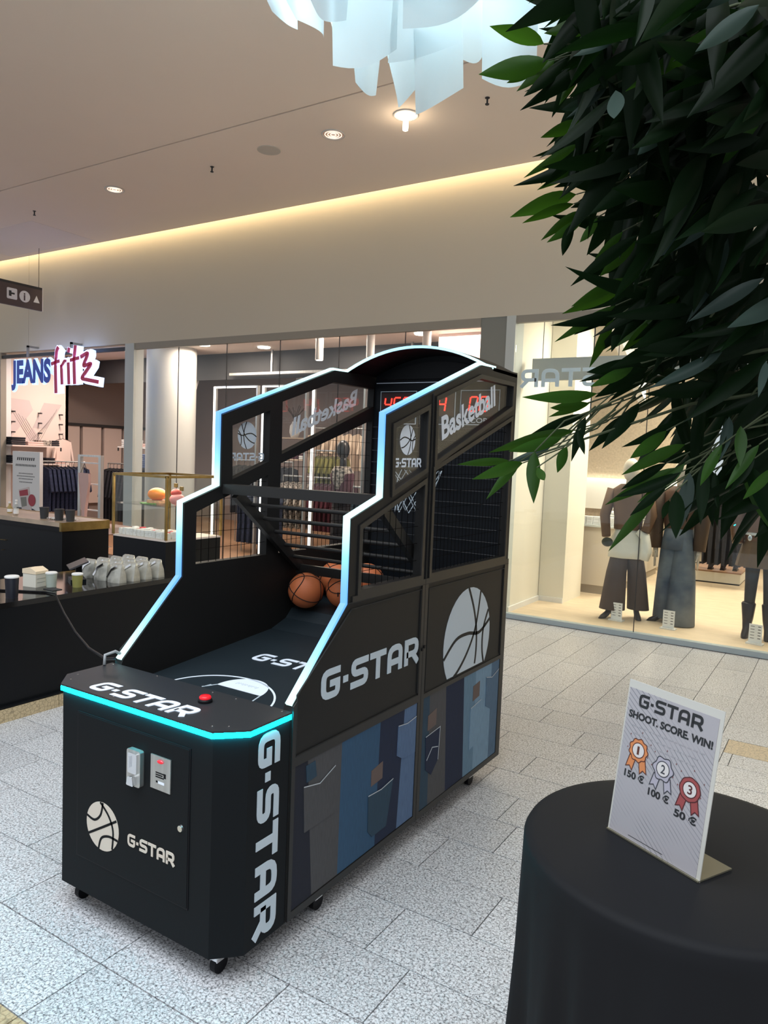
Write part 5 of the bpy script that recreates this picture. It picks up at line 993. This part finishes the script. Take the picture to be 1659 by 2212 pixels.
def heel(p, x, y, rz):
    s_ = B().loft([(0, -.09, .002, .03, .05), (0, -.05, .035, .032, .06), (0, .0, .07, .03, .045), (0, .03, .12, .028, .035)], 12).tube((0, .05, .0), (0, .04, .08), .006, 6, .012); s_.xf(Matrix.Translation((x, y, 0)) @ Matrix.Rotation(rz, 4, 'Z')); s_.build('heeled_shoe', m_boot, p, smooth=True)
heel(m1, -.13, -.07, -.5); heel(m1, .12, .10, .5)
m2 = thing('mannequin', 'mannequin in quilted brown top and very wide faded blue jeans, middle of the window', 'mannequin', (-1.47, 8.20, .028), 'boutique mannequins')
B().loft([(-.085, .04, .04, .13, .14), (-.08, .03, .4, .12, .125), (-.07, .01, .75, .105, .11), (-.05, 0, .98, .09, .10)], 24, pl_).build('jean_leg', m_jean, m2, smooth=True)
B().loft([(.085, -.10, .01, .15, .15), (.08, -.06, .4, .13, .13), (.07, -.02, .75, .105, .11), (.05, 0, .98, .09, .10)], 24, pl_).build('jean_leg', m_jean, m2, smooth=True)
B().loft([(0, 0, .78, .17, .135), (0, 0, .9, .155, .125), (0, 0, 1.03, .135, .11)], 24).build('jean_waist', m_jean, m2, smooth=True)
B().loft([(0, 0, 1.0, .145, .115), (0, 0, 1.05, .155, .12), (0, 0, 1.2, .16, .12), (0, 0, 1.38, .18, .11), (0, 0, 1.44, .1, .08)], 20).build('quilted_top', m_quilt, m2, smooth=True)
for s_ in (-1, 1):
    B().path([(s_*.19, 0, 1.38), (s_*.23, -.01, 1.1), (s_*.215, -.03, .78)], [.07, .075, .062], 12).build('quilted_sleeve', mat('quilt_dark', (.075, .045, .03), .6, bump=1, scale=16), m2, smooth=True)
    hb_ = B().path([(s_*.215, -.03, .80), (s_*.215, -.04, .68)], [.024, .03], 10)
    for k in range(4): hb_.path([(s_*.215, -.065+.017*k, .69), (s_*.213, -.068+.018*k, .60-.012*abs(k-1.5))], [.009, .006], 6)
    hb_.path([(s_*.215, -.06, .74), (s_*.20, -.085, .67)], [.01, .007], 6).build('hand', m_skin, m2, smooth=True)
heads(m2, m_skin, 1.46); heel(m2, -.12, -.05, -1.2)
m3 = thing('mannequin', 'mannequin in brown leather jacket, pleated mini skirt and black boots at the right edge', 'mannequin', (-.655, 8.02, .028), 'boutique mannequins')
for s_ in (-1, 1):
    B().loft([(s_*.085, 0, .30, .046, .05), (s_*.083, 0, .42, .052, .055), (s_*.08, 0, .55, .058, .06), (s_*.075, 0, .82, .075, .08)], 16).build('leg', m_tight, m3, smooth=True)
    B().loft([(s_*.10, -.05, .0, .034, .09), (s_*.10, -.045, .03, .036, .085), (s_*.095, .0, .08, .036, .045), (s_*.09, .01, .18, .050, .052), (s_*.09, .0, .33, .066, .07), (s_*.09, .0, .345, .055, .06)], 16).tube((s_*.10, .04, 0), (s_*.097, .03, .07), .012, 8, .022).build('boot', m_boot, m3, smooth=True)
    B().path([(s_*.19, 0, 1.38), (s_*.25, -.01, 1.15), (s_*.22, -.05, .92)], [.065, .07, .055], 12).build('jacket_sleeve', m_lea, m3, smooth=True)
B().loft([(0, 0, .70, .235, .17), (0, 0, .80, .215, .16), (0, 0, .90, .19, .145), (0, 0, .96, .165, .13)], 72, lambda t, k: 1+.035*(1-k*.7)*(abs(((t*12/PI) % 2)-1)-.5)).build('pleated_skirt', m_skirt, m3)
B().loft([(0, 0, .955, .175, .14), (0, 0, 1.01, .172, .135)], 24).build('belt', m_lea, m3, smooth='auto'); B().sphere((-.11, -.125, .985), .02, .008, .03).build('buckle', m_chrome, m3, smooth=True)
B().loft([(0, 0, 1.01, .178, .138), (0, 0, 1.05, .165, .125)], 24).build('shirt_hem', m_cwhite, m3, smooth=True)
B().loft([(0, 0, 1.04, .19, .145), (0, 0, 1.10, .18, .135), (0, 0, 1.25, .195, .14), (0, 0, 1.38, .20, .12), (0, 0, 1.44, .11, .09)], 24, lambda t, k: 1+.02*math.sin(13*t+9*k)).build('leather_jacket', m_lea, m3, smooth=True)
B().prism([(-.09, 1.40), (.09, 1.40), (.0, 1.12)], lambda a, b, w: (a, -.135-w, b), 0, .012).build('grey_undershirt', mat('grey_knit', (.36, .34, .32), .8), m3); heads(m3, m_skin, 1.46)
for i, (x, y, lab) in enumerate([(-1.97, 7.86, 'white price card at the feet of the brown-trousered mannequin'), (-1.44, 7.82, 'white price card at the feet of the wide-jeans mannequin'), (-.64, 7.72, 'white price card in front of the black boots')]):
    o = thing('price_card', lab, 'price card', (x, y, .028), 'price cards in the boutique window', rz=-.12); B().box(-.075, .075, -.04, .04, 0, .012).build('card_base', m_cwhite, o); B().box(-.058, .058, -.006, 0, .012, .19).build('card', mat('card_white', (.85, .85, .84), .5), o)
    b_ = B()
    for k in range(5): b_.box(-.045, -.01, -.0065, -.006, .165-.028*k, .170-.028*k).box(.02, .045, -.0065, -.006, .165-.028*k, .172-.028*k)
    b_.build('card_print', m_dark, o)
m4 = thing('mannequin', 'black mannequin in a patterned cream blouse behind the jeans shop glass', 'mannequin', (-5.85, 8.25, .012))
B().sphere((0, 0, 1.72), .085, .105, .13).lathe([(.05, -.02), (.048, .12)], 14, (0, .01, 1.50)).build('head', m_bskin, m4, smooth=True)
B().loft([(0, 0, 1.0, .15, .12), (0, 0, 1.2, .16, .12), (0, 0, 1.38, .19, .115), (0, 0, 1.47, .10, .08)], 20).build('dark_dress', m_wine, m4, smooth=True); B().loft([(0, 0, .06, .17, .14), (0, 0, .5, .15, .12), (0, 0, 1.0, .14, .11)], 20).build('dark_skirt', m_navyb, m4, smooth=True)
B().loft([(0, -.02, 1.18, .06, .115), (0, -.01, 1.30, .14, .125), (0, 0, 1.42, .17, .12), (0, 0, 1.49, .11, .09)], 20, lambda t, k: 1+.05*math.sin(9*t+5*k)).build('patterned_blouse', m_print, m4, smooth=True); B().loft([(0, 0, 0, .16, .14), (0, 0, .06, .16, .14)], 20).build('stand', m_dark, m4)

# ================================================================== BOUTIQUE CONTENTS
ct_ = thing('cash_desk', 'long cream cash desk with recessed plinth inside the boutique', 'desk', (-2.75, 9.3, .028))
B().box(-.30, .36, 0, 2.6, .11, .85).build('desk_body', mat('desk_cream', (.62, .55, .45), .6), ct_); B().box(-.30, .36, -.02, 2.6, .85, .875).build('desk_top', mat('desk_top', (.62, .66, .66), .25), ct_); B().box(-.28, .33, .03, 2.55, 0, .11).build('desk_plinth', mat('desk_plinth', (.40, .35, .28), .6), ct_)
for i in range(7):
    o = B().box(-.04, .04, -.05, .05, 0, .10).box(-.03, .03, -.051, -.05, .03, .07).build('gift_box', m_cwhite, bevel=.004); o.location = (-2.93+.083*i, 9.42+.01*(i % 2), .903); tag(o, ORD[i]+' small white printed box from the left on the cash desk', 'box', 'gift boxes on the cash desk')
bg_ = thing('paper_carrier', 'dark grey paper carrier bag standing on the cash desk', 'bag', (-2.42+.0, 9.60, .903)); B().loft([(0, 0, 0, .075, .04), (0, 0, .2, .08, .035)], 4).build('bag_body', mat('bag_grey', (.10, .09, .09), .6), bg_); B().path([(-.04, -.02, .2), (-.03, -.02, .25), (.03, -.02, .25), (.04, -.02, .2)], .004, 5).build('bag_handle', m_dark, bg_)
for k in range(3): fold(-2.58+.03*k, 10.2+.42*k, .903, .36, .34, 4-k % 2, [m_cwhite, m_grey, m_cwhite][k], ['white folded shirts on the cash desk behind the mannequins', 'grey folded shirts farther along the cash desk', 'white folded shirts at the far end of the cash desk'][k])
gb = thing('hanging_bar_sign', 'long grey bar sign hanging on wires behind the boutique glass', 'sign', (-1.85, 7.62, 2.53)); B().box(-1.10, 1.3, -.03, .03, 0, .23).build('sign_bar', mat('bar_grey', (.42, .43, .41), .6), gb)
for x_ in (-1.0, -.2, .7): B().tube((x_, 0, .23), (x_, 0, .89), .004, 5).build('wire', m_dark, gb)
wl = thing('lettering_reflection', 'mirrored white reflection of a sign, built as letters at the boutique glass beside the tree', 'lettering', (-2.96, 7.318, 2.43)); gstar((0, 0, 0), (1, 0, 0), (0, 0, 1), 1.14, .185, m_bright, wl, mirror=True, n=(0, -1, 0), st=.2)  # a sign's reflection in the glass, modelled as solid white letters
hang('red_dress', m_wine, 4, (-.95, 13.4, 1.62), (-.55, 13.4, 1.62), .5, .40, .85, 'wine red dress on the boutique rail beyond the mannequins', 'garment', 'wine dresses in the boutique', raillab='boutique clothes rail with wine red dresses')
hang('rose_blouse', m_pink, 5, (-1.4, 12.6, 1.68), (-1.0, 12.6, 1.68), .5, .40, .62, 'rose blouse on the boutique rail beside the wine dresses', 'garment', 'rose blouses in the boutique', raillab='boutique clothes rail with rose blouses')
hang('black_trousers', m_navyb, 8, (-1.75, 11.2, 1.30), (-1.1, 11.2, 1.30), .6, .38, .95, 'black trousers on the boutique rail behind the wide-jeans mannequin', 'garment', 'black trousers in the boutique', sleeves=False, raillab='boutique clothes rail with black trousers')
hang('patterned_dress', m_print, 5, (-.3, 11.5, 1.75), (.2, 11.5, 1.75), .5, .42, .9, 'patterned dress on the boutique rail behind the leather jacket', 'garment', 'patterned dresses in the boutique', raillab='boutique clothes rail with patterned dresses')
pf2 = thing('display_plinth', 'low wooden display plinth along the boutique aisle', 'plinth', (-1.5, 11.5, .028)); B().box(-.35, .3, 0, 4.0, .02, .16).build('plinth_body', m_bq_wall, pf2); B().box(-.36, .31, -.01, 4.0, .16, .18).build('plinth_top', m_wood, pf2); B().box(-.34, .29, .01, 3.9, 0, .02).build('plinth_base', m_dark, pf2)
for i in range(3):
    o = B().path([(0, 0, .28), (.02, -.05, .13), (0, -.12, .015)], [.05, .045, .03], 10).box(-.03, .03, -.14, .06, 0, .02).build('ankle_boot', m_boot, smooth='auto'); o.location = (-1.62+.16*i, 11.72+.05*i, .208); tag(o, ORD[i]+' black ankle boot from the left on the low wooden plinth', 'boot', 'boots on the boutique plinth')
